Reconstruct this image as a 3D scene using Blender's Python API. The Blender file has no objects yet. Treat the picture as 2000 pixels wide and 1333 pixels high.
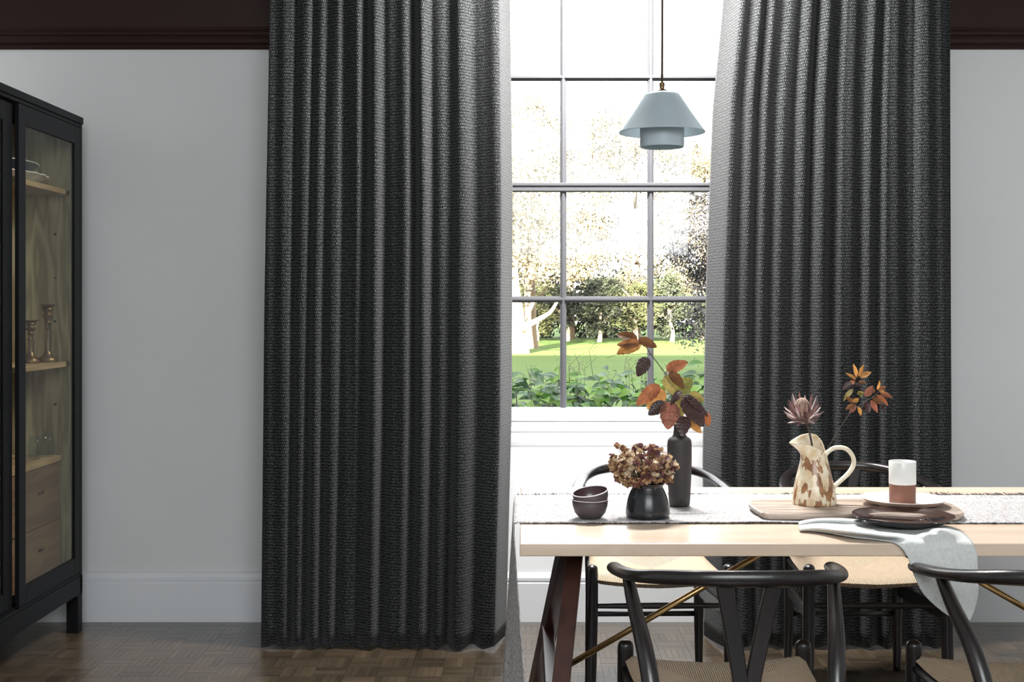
import bpy, math, random
from mathutils import Vector, Matrix, noise
R = random.Random(7)
PI = math.pi
sc = bpy.context.scene
COL = sc.collection

# ---------------------------------------------------------------- camera, sky, sun, lights, exposure
F, CX, CY, H = 2400.0, 1025.0, 603.0, 1.32          # focal length in px, vanishing point, eye height
cam = bpy.data.cameras.new('camera'); camo = bpy.data.objects.new('camera', cam); COL.objects.link(camo)
camo.location = (0, 0, H); camo.rotation_euler = (PI/2, 0, 0)
cam.sensor_width = 36; cam.lens = 36*F/2000
cam.shift_x = -(CX-1000)/2000; cam.shift_y = -(666.5-CY)/2000
cam.clip_end = 400
sc.camera = camo

SKY = 6.5
w = bpy.data.worlds.new('sky'); sc.world = w; w.use_nodes = True
bg = w.node_tree.nodes['Background']; bg.inputs[0].default_value = (0.97, 0.985, 1, 1); bg.inputs[1].default_value = SKY

def light(name, kind, loc, rot, energy, size=None, color=(1, 1, 1), **k):
    l = bpy.data.lights.new(name, kind); o = bpy.data.objects.new(name, l); COL.objects.link(o)
    o.location = loc; o.rotation_euler = rot; l.energy = energy; l.color = color
    if size:
        l.shape = 'RECTANGLE'; l.size, l.size_y = size
    for a, b in k.items(): setattr(l, a, b)
    return o
def aim(d):
    return Vector(d).to_track_quat('-Z', 'Y').to_euler()
light('sun', 'SUN', (0, -10, 20), aim((0.22, 1, -0.252)), 165, color=(1, 0.93, 0.78), angle=math.radians(0.6))
portal = light('window_portal', 'AREA', (0.35, 5.17, 1.83), aim((0, -1, 0)), 1, (1.1, 1.92))
portal.data.cycles.is_portal = True
light('added_ceiling_fill', 'AREA', (0.40, 4.36, 2.98), aim((0, 0.22, -0.97)), 195, (0.7, 0.3), (1, 0.98, 0.96))  # added fill without a known fixture; brightens curtain folds, apron and table
light('added_rear_fill', 'AREA', (0.4, -1.0, 2.6), aim((0, 1, -0.3)), 150, (2.6, 1.6), (0.93, 0.97, 1))  # added fill behind the camera, brightens the room; no known window there

vs = sc.view_settings
vs.view_transform = 'Standard'; vs.look = 'None'; vs.gamma = 1; vs.use_curve_mapping = False; vs.exposure = 0.12
sc.cycles.use_denoising = True
sc.cycles.max_bounces = 8; sc.cycles.transparent_max_bounces = 16
sc.cycles.sample_clamp_indirect = 6

# ---------------------------------------------------------------- pixel helpers (2000 x 1333 frame)
def W(px, py, d): return Vector(((px-CX)/F*d, d, H-(py-CY)/F*d))
def Wz(px, py, z): return W(px, py, (H-z)*F/(py-CY))

# ---------------------------------------------------------------- mesh helpers
class MB:
    def __init__(s): s.v = []; s.f = []
    def add(s, V, Fc):
        n = len(s.v); s.v += [tuple(p) for p in V]; s.f += [tuple(i+n for i in f) for f in Fc]; return s
    def box(s, x0, x1, y0, y1, z0, z1):
        V = [(x0,y0,z0),(x1,y0,z0),(x1,y1,z0),(x0,y1,z0),(x0,y0,z1),(x1,y0,z1),(x1,y1,z1),(x0,y1,z1)]
        return s.add(V, [(0,3,2,1),(4,5,6,7),(0,1,5,4),(1,2,6,5),(2,3,7,6),(3,0,4,7)])
    def bar(s, p, q, wx, wy, side=(1, 0, 0)):
        """square bar from p to q; wx along side, wy along the third axis"""
        p, q = Vector(p), Vector(q); t = (q-p).normalized(); a = Vector(side); a = (a-t*a.dot(t)).normalized(); b = t.cross(a)
        V = [c+a*(i*wx/2)+b*(j*wy/2) for c in (p, q) for i, j in ((-1,-1),(1,-1),(1,1),(-1,1))]
        return s.add(V, [(0,3,2,1),(4,5,6,7),(0,1,5,4),(1,2,6,5),(2,3,7,6),(3,0,4,7)])
    def tube(s, pts, rad, n=12, up=None, ell=None):
        pts = [Vector(p) for p in pts]; m = len(pts)
        if not hasattr(rad, '__len__'): rad = [rad]*m
        T = [(pts[min(i+1, m-1)]-pts[max(i-1, 0)]).normalized() for i in range(m)]
        V = []; a = None
        for i in range(m):
            t = T[i]
            if up is not None:
                a = t.cross(Vector(up)).normalized()
            elif a is None:
                a = t.cross(Vector((0, 0, 1)) if abs(t.z) < .9 else Vector((1, 0, 0))).normalized()
            else:
                a = (a-t*a.dot(t)).normalized()
            b = a.cross(t)
            ra, rb = (rad[i], rad[i]) if ell is None else (ell[i][0], ell[i][1])
            V += [pts[i]+a*(math.cos(2*PI*k/n)*ra)+b*(math.sin(2*PI*k/n)*rb) for k in range(n)]
        Fc = [(i*n+k, i*n+(k+1) % n, (i+1)*n+(k+1) % n, (i+1)*n+k) for i in range(m-1) for k in range(n)]
        Fc += [tuple(range(n-1, -1, -1)), tuple(range((m-1)*n, m*n))]
        return s.add(V, Fc)
    def lathe(s, prof, n=48, c=(0, 0, 0), sx=1, sy=1, wob=None):
        V = []; Fc = []; ring = []
        for r, z in prof:
            if r < 1e-6:
                ring.append([len(V)]); V.append((c[0], c[1], c[2]+z))
            else:
                ring.append(list(range(len(V), len(V)+n)))
                for k in range(n):
                    a = 2*PI*k/n; rr = r*(wob(a, z) if wob else 1)
                    V.append((c[0]+rr*math.cos(a)*sx, c[1]+rr*math.sin(a)*sy, c[2]+z))
        for A, B in zip(ring, ring[1:]):
            for k in range(n):
                j = (k+1) % n
                if len(A) == 1 and len(B) == 1: continue
                if len(A) == 1: Fc.append((A[0], B[j], B[k]))
                elif len(B) == 1: Fc.append((A[k], A[j], B[0]))
                else: Fc.append((A[k], A[j], B[j], B[k]))
        return s.add(V, Fc)
    def grid(s, nu, nv, fn):
        n = len(s.v)
        for i in range(nu+1):
            for j in range(nv+1): s.v.append(tuple(fn(i/nu, j/nv)))
        for i in range(nu):
            for j in range(nv):
                a = n+i*(nv+1)+j; s.f.append((a, a+nv+1, a+nv+2, a+1))
        return s
    def extr(s, prof, p, q, nrm):
        """profile (out, z) swept from p to q along a wall whose outward normal is nrm"""
        p, q, nr = Vector(p), Vector(q), Vector(nrm); n = len(prof)
        V = [c+nr*o+Vector((0, 0, z)) for c in (p, q) for o, z in prof]
        Fc = [(i, (i+1) % n, n+(i+1) % n, n+i) for i in range(n)]+[tuple(range(n-1, -1, -1)), tuple(range(n, 2*n))]
        return s.add(V, Fc)

def cat(pts, per=8):
    """Catmull-Rom through tuples of any length"""
    P = [pts[0]]+list(pts)+[pts[-1]]; out = []
    for i in range(1, len(P)-2):
        a, b, c, d = P[i-1], P[i], P[i+1], P[i+2]
        for k in range(per):
            t = k/per
            out.append(tuple(0.5*((2*y)+(-x+z)*t+(2*x-5*y+4*z-u)*t*t+(-x+3*y-3*z+u)*t**3) for x, y, z, u in zip(a, b, c, d)))
    out.append(tuple(pts[-1])); return out

def wloc(o):
    v = Vector((0, 0, 0))
    while o is not None: v += o.location; o = o.parent
    return v
def mk(name, mb, mat, parent=None, smooth=True, world=False, bevel=0, solid=0, sub=0, loc=None, uv=None, auto=None):
    off = wloc(parent) if world and parent else Vector((0, 0, 0))
    if loc is not None: off = Vector(loc)
    me = bpy.data.meshes.new(name)
    me.from_pydata([tuple(Vector(v)-off) for v in mb.v] if off.length else mb.v, [], mb.f)
    if smooth: me.polygons.foreach_set('use_smooth', [True]*len(me.polygons))
    me.materials.append(mat)
    if uv:
        l = me.uv_layers.new(name='UVMap')
        for lp in me.loops: l.data[lp.index].uv = uv[lp.vertex_index]
    me.update()
    o = bpy.data.objects.new(name, me); COL.objects.link(o)
    if loc is not None: o.location = loc
    if parent: o.parent = parent
    if solid:
        m = o.modifiers.new('thick', 'SOLIDIFY'); m.thickness = solid; m.offset = 0
    if bevel:
        m = o.modifiers.new('bevel', 'BEVEL'); m.width = bevel; m.segments = 2; m.limit_method = 'ANGLE'; m.angle_limit = math.radians(40)
    if sub:
        m = o.modifiers.new('sub', 'SUBSURF'); m.levels = sub; m.render_levels = sub
    if auto and smooth:
        me.set_sharp_from_angle(angle=math.radians(auto))
    return o
def tag(o, label=None, cat=None, group=None, kind=None):
    if label: o['label'] = label
    if cat: o['category'] = cat
    if group: o['group'] = group
    if kind: o['kind'] = kind
    return o
def thing(name, label, catg, loc=(0, 0, 0), rz=0, group=None, kind=None):
    o = bpy.data.objects.new(name, None); COL.objects.link(o); o.location = loc; o.rotation_euler = (0, 0, rz); o.empty_display_size = .05
    return tag(o, label, catg, group, kind)
def copy_tree(o, parent=None):
    c = o.copy(); COL.objects.link(c)
    if parent: c.parent = parent
    for ch in list(o.children): copy_tree(ch, c)
    return c
def inst(name, me, M, parent):
    o = bpy.data.objects.new(name, me); COL.objects.link(o); o.parent = parent; o.matrix_local = M; return o

# ---------------------------------------------------------------- materials
def nodes(name):
    m = bpy.data.materials.new(name); m.use_nodes = True; nt = m.node_tree
    return m, nt, nt.nodes['Principled BSDF']
def N(nt, t, **k):
    n = nt.nodes.new(t)
    for a, b in k.items():
        if a.startswith('i_'):
            key = a[2:]; n.inputs[int(key) if key.isdigit() else key].default_value = b
        else: setattr(n, a, b)
    return n
def ramp(nt, stops):
    r = nt.nodes.new('ShaderNodeValToRGB'); e = r.color_ramp.elements
    while len(e) < len(stops): e.new(0.5)
    for x, (p, c) in zip(e, stops): x.position = p; x.color = (*c, 1)
    return r
def mth(nt, op, a, b=None, c=None):
    n = nt.nodes.new('ShaderNodeMath'); n.operation = op
    for i, x in enumerate((a, b, c)):
        if x is None: continue
        if isinstance(x, (int, float)): n.inputs[i].default_value = x
        else: nt.links.new(x, n.inputs[i])
    return n.outputs[0]
def sc3(c, k): return tuple(min(1, x*k) for x in c)

def pm(name, col, rough=.5, metal=0, var=.12, scale=12, stretch=(1, 1, 1), bump=0, spec=.5, detail=5, col2=None, sheen=0, coat=0, trans=0):
    m, nt, p = nodes(name); L = nt.links
    tc = N(nt, 'ShaderNodeTexCoord'); mp = N(nt, 'ShaderNodeMapping'); mp.inputs['Scale'].default_value = stretch
    nz = N(nt, 'ShaderNodeTexNoise', i_Scale=scale, i_Detail=detail)
    L.new(tc.outputs['Object'], mp.inputs[0]); L.new(mp.outputs[0], nz.inputs[0])
    r = ramp(nt, [(.3, sc3(col, 1-var)), (.7, sc3(col2 or col, 1+var))]); L.new(nz.outputs[0], r.inputs[0])
    L.new(r.outputs[0], p.inputs['Base Color'])
    p.inputs['Roughness'].default_value = rough; p.inputs['Metallic'].default_value = metal; p.inputs['Specular IOR Level'].default_value = spec
    if sheen: p.inputs['Sheen Weight'].default_value = sheen
    if coat: p.inputs['Coat Weight'].default_value = coat; p.inputs['Coat Roughness'].default_value = .15
    if bump:
        b = N(nt, 'ShaderNodeBump', i_Strength=bump, i_Distance=.004); L.new(nz.outputs[0], b.inputs['Height']); L.new(b.outputs[0], p.inputs['Normal'])
    if trans:
        tr = N(nt, 'ShaderNodeBsdfTranslucent'); L.new(r.outputs[0], tr.inputs[0])
        mx = N(nt, 'ShaderNodeMixShader', i_0=trans); L.new(p.outputs[0], mx.inputs[1]); L.new(tr.outputs[0], mx.inputs[2])
        L.new(mx.outputs[0], nt.nodes['Material Output'].inputs[0])
    return m

def wood(name, c1, c2, rough=.45, axis='X', scale=9, dist=3, spec=.5, bump=.08, fine=.25, tone=0):
    """grain that runs along axis"""
    m, nt, p = nodes(name); L = nt.links
    tc = N(nt, 'ShaderNodeTexCoord'); mp = N(nt, 'ShaderNodeMapping')
    st = {'X': (.12, 1, 1), 'Y': (1, .12, 1), 'Z': (1, 1, .12)}[axis]; mp.inputs['Scale'].default_value = st
    L.new(tc.outputs['Object'], mp.inputs[0])
    oi = N(nt, 'ShaderNodeObjectInfo'); cb = N(nt, 'ShaderNodeCombineXYZ')
    for k in range(3): L.new(mth(nt, 'MULTIPLY', oi.outputs['Random'], 7.0+3*k), cb.inputs[k])
    L.new(cb.outputs[0], mp.inputs['Location'])
    nz = N(nt, 'ShaderNodeTexNoise', i_Scale=scale, i_Detail=3); L.new(mp.outputs[0], nz.inputs[0])
    wv = mth(nt, 'SINE', mth(nt, 'MULTIPLY', nz.outputs[0], dist*14))
    nf = N(nt, 'ShaderNodeTexNoise', i_Scale=scale*22, i_Detail=4); L.new(mp.outputs[0], nf.inputs[0])
    f = mth(nt, 'ADD', mth(nt, 'MULTIPLY_ADD', wv, .3, .5), mth(nt, 'MULTIPLY_ADD', nf.outputs[0], fine*2, -fine))
    f2 = mth(nt, 'ADD', f, mth(nt, 'MULTIPLY_ADD', oi.outputs['Random'], .3, -.15))
    if tone:                                              # each piece of a joined mesh keeps its own tone in its UV
        su = N(nt, 'ShaderNodeSeparateXYZ'); L.new(tc.outputs['UV'], su.inputs[0]); f2 = mth(nt, 'ADD', f2, mth(nt, 'MULTIPLY_ADD', su.outputs[0], tone, -tone/2))
    r = ramp(nt, [(0.05, c1), (.95, c2)]); L.new(f2, r.inputs[0]); L.new(r.outputs[0], p.inputs['Base Color'])
    p.inputs['Roughness'].default_value = rough; p.inputs['Specular IOR Level'].default_value = spec
    b = N(nt, 'ShaderNodeBump', i_Strength=bump, i_Distance=.003); L.new(f, b.inputs['Height']); L.new(b.outputs[0], p.inputs['Normal'])
    return m

def glass(name, tint=(1, 1, 1), refl=.05):
    m, nt, p = nodes(name); L = nt.links; nt.nodes.remove(p)
    t = N(nt, 'ShaderNodeBsdfTransparent', i_0=(*tint, 1)); g = N(nt, 'ShaderNodeBsdfGlossy', i_Roughness=.02)
    lw = N(nt, 'ShaderNodeFresnel', i_IOR=1.45); mx = N(nt, 'ShaderNodeMixShader')
    nz = N(nt, 'ShaderNodeTexNoise', i_Scale=3.0); b = N(nt, 'ShaderNodeBump', i_Strength=.02); L.new(nz.outputs[0], b.inputs['Height']); L.new(b.outputs[0], g.inputs['Normal'])
    ge = N(nt, 'ShaderNodeNewGeometry')                     # one reflecting face per sheet
    L.new(mth(nt, 'MULTIPLY', lw.outputs[0], mth(nt, 'SUBTRACT', 1.0, ge.outputs['Backfacing'])), mx.inputs[0])
    L.new(t.outputs[0], mx.inputs[1]); L.new(g.outputs[0], mx.inputs[2]); L.new(mx.outputs[0], nt.nodes['Material Output'].inputs[0])
    return m

def weave(name, dark, lite, pu, pv, rough=.9):
    """staggered slanting flecks over UV metres, one row leaning left, the next right"""
    m, nt, p = nodes(name); L = nt.links
    tc = N(nt, 'ShaderNodeTexCoord'); sx = N(nt, 'ShaderNodeSeparateXYZ'); L.new(tc.outputs['UV'], sx.inputs[0])
    nw = N(nt, 'ShaderNodeTexNoise', i_Scale=60.0, i_Detail=2); L.new(tc.outputs['UV'], nw.inputs[0])
    wob = mth(nt, 'MULTIPLY_ADD', nw.outputs[0], 1.2, -.6)
    u = mth(nt, 'ADD', mth(nt, 'DIVIDE', sx.outputs[0], pu), wob); v = mth(nt, 'ADD', mth(nt, 'DIVIDE', sx.outputs[1], pv), wob)
    row = mth(nt, 'FLOOR', v); par = mth(nt, 'MODULO', mth(nt, 'ABSOLUTE', row), 2.0)
    fv = mth(nt, 'SUBTRACT', mth(nt, 'FRACT', v), .5)
    sgn = mth(nt, 'MULTIPLY_ADD', par, -2.0, 1.0)
    us = mth(nt, 'ADD', mth(nt, 'ADD', u, mth(nt, 'MULTIPLY', par, .5)), mth(nt, 'MULTIPLY', mth(nt, 'MULTIPLY', fv, sgn), .55))
    fu = mth(nt, 'SUBTRACT', mth(nt, 'FRACT', us), .5)
    e = mth(nt, 'ADD', mth(nt, 'POWER', mth(nt, 'DIVIDE', mth(nt, 'ABSOLUTE', fu), .34), 2.0), mth(nt, 'POWER', mth(nt, 'DIVIDE', mth(nt, 'ABSOLUTE', fv), .44), 2.0))
    k = N(nt, 'ShaderNodeMapRange', interpolation_type='SMOOTHSTEP'); k.inputs[1].default_value = 1.25; k.inputs[2].default_value = .5; L.new(e, k.inputs[0])
    n2 = N(nt, 'ShaderNodeTexNoise', i_Scale=140.0, i_Detail=3); L.new(tc.outputs['UV'], n2.inputs[0])
    rv = N(nt, 'ShaderNodeMapRange'); rv.inputs[1].default_value = .35; rv.inputs[2].default_value = .65; rv.inputs[3].default_value = .15; L.new(n2.outputs[0], rv.inputs[0])
    f = mth(nt, 'MULTIPLY', k.outputs[0], rv.outputs[0])
    r = ramp(nt, [(0, dark), (1, lite)]); L.new(f, r.inputs[0]); L.new(r.outputs[0], p.inputs['Base Color'])
    p.inputs['Roughness'].default_value = rough; p.inputs['Specular IOR Level'].default_value = .06; p.inputs['Sheen Weight'].default_value = .10
    b = N(nt, 'ShaderNodeBump', i_Strength=.35, i_Distance=.0015); L.new(k.outputs[0], b.inputs['Height']); L.new(b.outputs[0], p.inputs['Normal'])
    return m

def linen(name, c1, c2, fu, fv, bump=.3, rough=.9, thr=(.35, .65)):
    m, nt, p = nodes(name); L = nt.links
    tc = N(nt, 'ShaderNodeTexCoord'); outs = []
    for s in ((fu, fv, fu*.3), (fv, fu, fv)):
        mp = N(nt, 'ShaderNodeMapping'); mp.inputs['Scale'].default_value = s; L.new(tc.outputs['Object'], mp.inputs[0])
        n = N(nt, 'ShaderNodeTexNoise', i_Scale=1.0, i_Detail=2); L.new(mp.outputs[0], n.inputs[0]); outs.append(n.outputs[0])
    a = mth(nt, 'MULTIPLY_ADD', outs[0], .5, mth(nt, 'MULTIPLY', outs[1], .5))
    r = ramp(nt, [(thr[0], c1), (thr[1], c2)]); L.new(a, r.inputs[0]); L.new(r.outputs[0], p.inputs['Base Color'])
    p.inputs['Roughness'].default_value = rough; p.inputs['Specular IOR Level'].default_value = .2
    b = N(nt, 'ShaderNodeBump', i_Strength=bump, i_Distance=.002); L.new(a, b.inputs['Height']); L.new(b.outputs[0], p.inputs['Normal'])
    return m

M_wall = pm('wall_paint', (.68, .685, .69), .75, var=.02, scale=2, spec=.2)
M_white = pm('white_woodwork', (.70, .72, .74), .45, var=.02, scale=3, spec=.35)
M_apron = pm('white_panel_paint', (.86, .87, .88), .5, var=.01, scale=3, spec=.3)
M_sash = pm('backlit_sash_grey', (.105, .105, .113), .6, var=.04, scale=9, spec=.2)  # grey darkened so the bars look backlit
M_ceil = pm('ceiling_paint', (.6, .6, .58), .8, var=.02, scale=2)
M_brown = pm('oxblood_paint', (.019, .0045, .002), .5, var=.08, scale=3, spec=.3)
M_masonry = pm('masonry', (.35, .3, .25), .9, var=.2, scale=4)
M_floor = pm('subfloor', (.05, .035, .025), .8)
M_parq = wood('parquet_oak', (.030, .021, .012), (.090, .064, .040), .30, 'X', 14, .5, .85, .12, .2, .28)
M_curt = weave('tweed_curtain', (.0032, .0036, .0036), (.088, .092, .095), .0066, .0115)
_p = M_parq.node_tree.nodes['Principled BSDF']; _p.inputs['Coat Weight'].default_value = .6; _p.inputs['Coat Roughness'].default_value = .28
M_black = pm('black_lacquer', (.0042, .0046, .0054), .5, var=.1, scale=8, spec=.14)
M_oak = wood('cabinet_oak', (.25, .15, .078), (.45, .30, .17), .5, 'Y', 14, 1.5)
M_oakd = wood('drawer_oak', (.095, .052, .026), (.18, .105, .055), .5, 'Y', 12, 2.2)
M_ply = wood('ply_panel', (.19, .145, .075), (.50, .43, .28), .6, 'Z', 8, 4.0, .3, .03, .1)
M_glass = glass('window_glass'); M_cglass = glass('cabinet_glass', (.82, .84, .80)); M_tumbler = glass('tumbler_glass', (.93, .95, .95))
M_chair = wood('black_stained_oak', (.0045, .0035, .0035), (.014, .010, .0095), .3, 'Z', 16, 1.5, .6, .1, .2)
M_top = wood('pale_ash_top', (.52, .395, .285), (.64, .51, .395), .32, 'X', 10, 1.3, 1.0, .05, .18)
M_walnut = wood('red_walnut', (.022, .008, .006), (.055, .02, .014), .35, 'Z', 18, 1.2, .5)
M_brass = pm('brass', (.62, .40, .17), .28, metal=1, var=.12, scale=30)
M_runner = linen('runner_linen', (.17, .16, .16), (.66, .645, .64), 420, 90, .5)
M_fringe = pm('fringe_and_edge_shade', (.07, .06, .06), .95, var=.5, scale=120)  # dark threads also carry the runner's edge stripe and its shadow
M_napkin = linen('napkin_linen', (.47, .485, .475), (.58, .595, .585), 380, 120, .12)
M_clayd = pm('dark_clay', (.027, .0225, .023), .6, var=.25, scale=25, bump=.15)
M_bowl = pm('plum_clay', (.055, .042, .046), .55, var=.12, scale=20, bump=.05)
M_bowlin = pm('plum_glaze', (.075, .045, .047), .25, var=.15, scale=20)
M_rim = pm('pale_glaze_edge', (.55, .53, .52), .4, var=.1, scale=50)
M_pot = pm('black_glaze', (.009, .010, .013), .27, var=.5, scale=40, bump=.1)
M_cupw = pm('white_glaze', (.72, .72, .70), .3, var=.04, scale=20, bump=.08)
M_terra = pm('terracotta', (.20, .085, .055), .7, var=.15, scale=30, bump=.1)
M_platew = pm('white_plate_glaze', (.76, .74, .72), .35, var=.03, scale=15)
M_plateb = pm('pink_clay', (.55, .42, .34), .6, var=.08, scale=20)
M_dplate = pm('dark_plate_body', (.018, .013, .014), .35, var=.15, scale=30)
M_dplin = pm('dark_plate_glaze', (.050, .027, .021), .16, var=.2, scale=14)
M_steel = pm('dark_steel', (.10, .095, .10), .22, metal=1, var=.15, scale=30)
M_board = wood('acacia_board', (.20, .145, .11), (.47, .385, .32), .42, 'X', 12, 2.4, .5)
M_shade = pm('opal_shade', (.50, .58, .62), .35, var=.05, scale=7, stretch=(1, 1, .6), trans=.36)
M_cord = pm('braided_cord', (.05, .032, .02), .8, var=.4, scale=400)
M_bronze = pm('aged_brass', (.16, .10, .05), .4, metal=.8, var=.2, scale=40)
M_silver = pm('tarnished_brass', (.30, .22, .15), .25, metal=1, var=.3, scale=30)
M_dish = pm('navy_dish', (.03, .034, .045), .35)
M_stem = pm('woody_stem', (.055, .04, .03), .75, var=.3, scale=80)
M_bract = pm('protea_bract', (.20, .105, .10), .7, var=.3, scale=60, trans=.2)
M_tipb = pm('protea_pale', (.55, .46, .44), .8, var=.2, scale=60)
M_cone = pm('protea_cone', (.12, .06, .06), .9, var=.5, scale=160, stretch=(1, 1, .15), col2=(.34, .24, .18))

def m_jug():
    m, nt, p = nodes('drip_glaze'); L = nt.links
    tc = N(nt, 'ShaderNodeTexCoord'); mp = N(nt, 'ShaderNodeMapping'); mp.inputs['Scale'].default_value = (1, 1, .38); mp.inputs['Location'].default_value = (.31, .2, .02)
    L.new(tc.outputs['Object'], mp.inputs[0])
    n = N(nt, 'ShaderNodeTexNoise', i_Scale=24.0, i_Detail=3.5); n.inputs['Distortion'].default_value = 1.6; L.new(mp.outputs[0], n.inputs[0])
    k = N(nt, 'ShaderNodeMapRange', interpolation_type='SMOOTHSTEP'); k.inputs[1].default_value = .530; k.inputs[2].default_value = .552
    n3 = N(nt, 'ShaderNodeTexNoise', i_Scale=70.0, i_Detail=2); mp3 = N(nt, 'ShaderNodeMapping'); mp3.inputs['Scale'].default_value = (1, 1, .16); L.new(tc.outputs['Object'], mp3.inputs[0]); L.new(mp3.outputs[0], n3.inputs[0])
    sz = N(nt, 'ShaderNodeSeparateXYZ'); L.new(tc.outputs['Object'], sz.inputs[0])
    hi = N(nt, 'ShaderNodeMapRange'); hi.inputs[1].default_value = .125; hi.inputs[2].default_value = .16; hi.inputs[3].default_value = 0; hi.inputs[4].default_value = .12; L.new(sz.outputs[2], hi.inputs[0])
    L.new(mth(nt, 'SUBTRACT', mth(nt, 'MULTIPLY_ADD', n3.outputs[0], .42, mth(nt, 'MULTIPLY', n.outputs[0], .60)), hi.outputs[0]), k.inputs[0])
    n2 = N(nt, 'ShaderNodeTexNoise', i_Scale=34.0, i_Detail=3); L.new(tc.outputs['Object'], n2.inputs[0])
    a = ramp(nt, [(.35, (.58, .43, .25)), (.6, (.76, .68, .52))]); L.new(n2.outputs[0], a.inputs[0])
    b = ramp(nt, [(.35, (.17, .075, .03)), (.65, (.36, .18, .08))]); L.new(n2.outputs[0], b.inputs[0])
    mx = N(nt, 'ShaderNodeMix', data_type='RGBA'); L.new(k.outputs[0], mx.inputs[0]); L.new(a.outputs[0], mx.inputs[6]); L.new(b.outputs[0], mx.inputs[7])
    L.new(mx.outputs[2], p.inputs['Base Color']); p.inputs['Roughness'].default_value = .28
    bp = N(nt, 'ShaderNodeBump', i_Strength=.25, i_Distance=.002); L.new(k.outputs[0], bp.inputs['Height']); L.new(bp.outputs[0], p.inputs['Normal'])
    return m
M_jug = m_jug(); M_jugh = pm('cream_glaze', (.72, .65, .5), .3, var=.08, scale=30)

def m_cordseat():
    m, nt, p = nodes('paper_cord'); L = nt.links
    tc = N(nt, 'ShaderNodeTexCoord'); s = N(nt, 'ShaderNodeSeparateXYZ'); L.new(tc.outputs['Object'], s.inputs[0])
    x, y = s.outputs[0], s.outputs[1]
    fb = mth(nt, 'GREATER_THAN', mth(nt, 'DIVIDE', mth(nt, 'ABSOLUTE', y), .215), mth(nt, 'DIVIDE', mth(nt, 'ABSOLUTE', x), .215))
    c = mth(nt, 'ADD', mth(nt, 'MULTIPLY', x, fb), mth(nt, 'MULTIPLY', y, mth(nt, 'SUBTRACT', 1.0, fb)))
    wv = mth(nt, 'ABSOLUTE', mth(nt, 'SINE', mth(nt, 'MULTIPLY', c, PI/.0056)))
    n = N(nt, 'ShaderNodeTexNoise', i_Scale=90.0, i_Detail=3); L.new(tc.outputs['Object'], n.inputs[0])
    f = mth(nt, 'MULTIPLY', wv, mth(nt, 'MULTIPLY_ADD', n.outputs[0], .6, .6))
    r = ramp(nt, [(.08, (.16, .105, .06)), (.55, (.48, .36, .245)), (1, (.66, .54, .41))]); L.new(f, r.inputs[0]); L.new(r.outputs[0], p.inputs['Base Color'])  # colour darkens between cords, groove shade put into the ramp
    p.inputs['Roughness'].default_value = .65; p.inputs['Specular IOR Level'].default_value = .3
    b = N(nt, 'ShaderNodeBump', i_Strength=.7, i_Distance=.003); L.new(wv, b.inputs['Height']); L.new(b.outputs[0], p.inputs['Normal'])
    return m
M_seat = m_cordseat()

# ---------------------------------------------------------------- the room
DW = 5.19; XL, XR, YR, ZC = -2.31, 3.1, -1.25, 3.0
WX0, WX1, WZ0, WZ1 = -0.255, 0.955, 0.862, 2.82
def struct(name, mb, mat, parent=None, **k):
    return tag(mk(name, mb, mat, parent, **({'smooth': False} | k)), kind='structure' if parent is None else None)
b = MB(); b.box(XL-.2, WX0, DW, DW+.14, -.3, ZC+.1).box(WX1, XR+.2, DW, DW+.14, -.3, ZC+.1).box(WX0, WX1, DW, DW+.14, -.3, WZ0).box(WX0, WX1, DW, DW+.14, WZ1, ZC+.1)
struct('wall_back', b, M_wall)
struct('wall_left', MB().box(XL-.2, XL, YR-.2, DW, -.3, ZC+.1), M_wall)
struct('wall_right', MB().box(XR, XR+.2, YR-.2, DW, -.3, ZC+.1), M_wall)
struct('wall_rear', MB().box(XL, XR, YR-.2, YR, -.3, ZC+.1), M_wall)
struct('ceiling', MB().box(XL, XR, YR, DW, ZC, ZC+.1), M_ceil)
struct('upper_storey', MB().box(-22, 26, YR-.2, DW+.14, ZC+.1, 9.1).box(-22, XL-.2, YR-.2, DW+.14, -.35, ZC+.1).box(XR+.2, 26, YR-.2, DW+.14, -.35, ZC+.1), M_masonry)
# frieze above the picture rail, skirting
fr = [(0, 2.414), (.010, 2.414), (.014, 2.42), (.012, 2.432), (.026, 2.440), (.030, 2.452), (.026, 2.466), (.012, 2.474), (.016, 2.486), (.010, 2.498), (.008, 2.51), (.008, ZC), (0, ZC)]
struct('trim_1', MB().extr(fr, (XL, DW, 0), (WX0-.08, DW, 0), (0, -1, 0)), M_brown)
struct('trim_3', MB().extr(fr, (WX1+.08, DW, 0), (XR, DW, 0), (0, -1, 0)), M_brown)
sk = [(0, 0), (.024, 0), (.024, .163), (.020, .166), (.019, .170), (.022, .174), (.022, .186), (.016, .196), (.012, .205), (0, .208)]
struct('baseboard_back', MB().extr(sk, (XL, DW, 0), (XR, DW, 0), (0, -1, 0)), M_white)
struct('baseboard_left', MB().extr(sk, (XL, YR, 0), (XL, DW-.03, 0), (1, 0, 0)), M_white)
struct('baseboard_right', MB().extr(sk, (XR, DW-.03, 0), (XR, YR, 0), (-1, 0, 0)), M_white)
# white apron under the window with its dado moulding
ap = [(0, .208), (.006, .208), (.006, .735), (.0075, .742), (.009, .756), (.0095, .764), (.0095, .796), (.011, .802), (.011, .809), (.009, .814), (.006, .820), (.006, .868), (0, .868)]
struct('trim_2', MB().extr(ap, (-.62, DW, 0), (1.42, DW, 0), (0, -1, 0)), M_apron)

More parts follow.
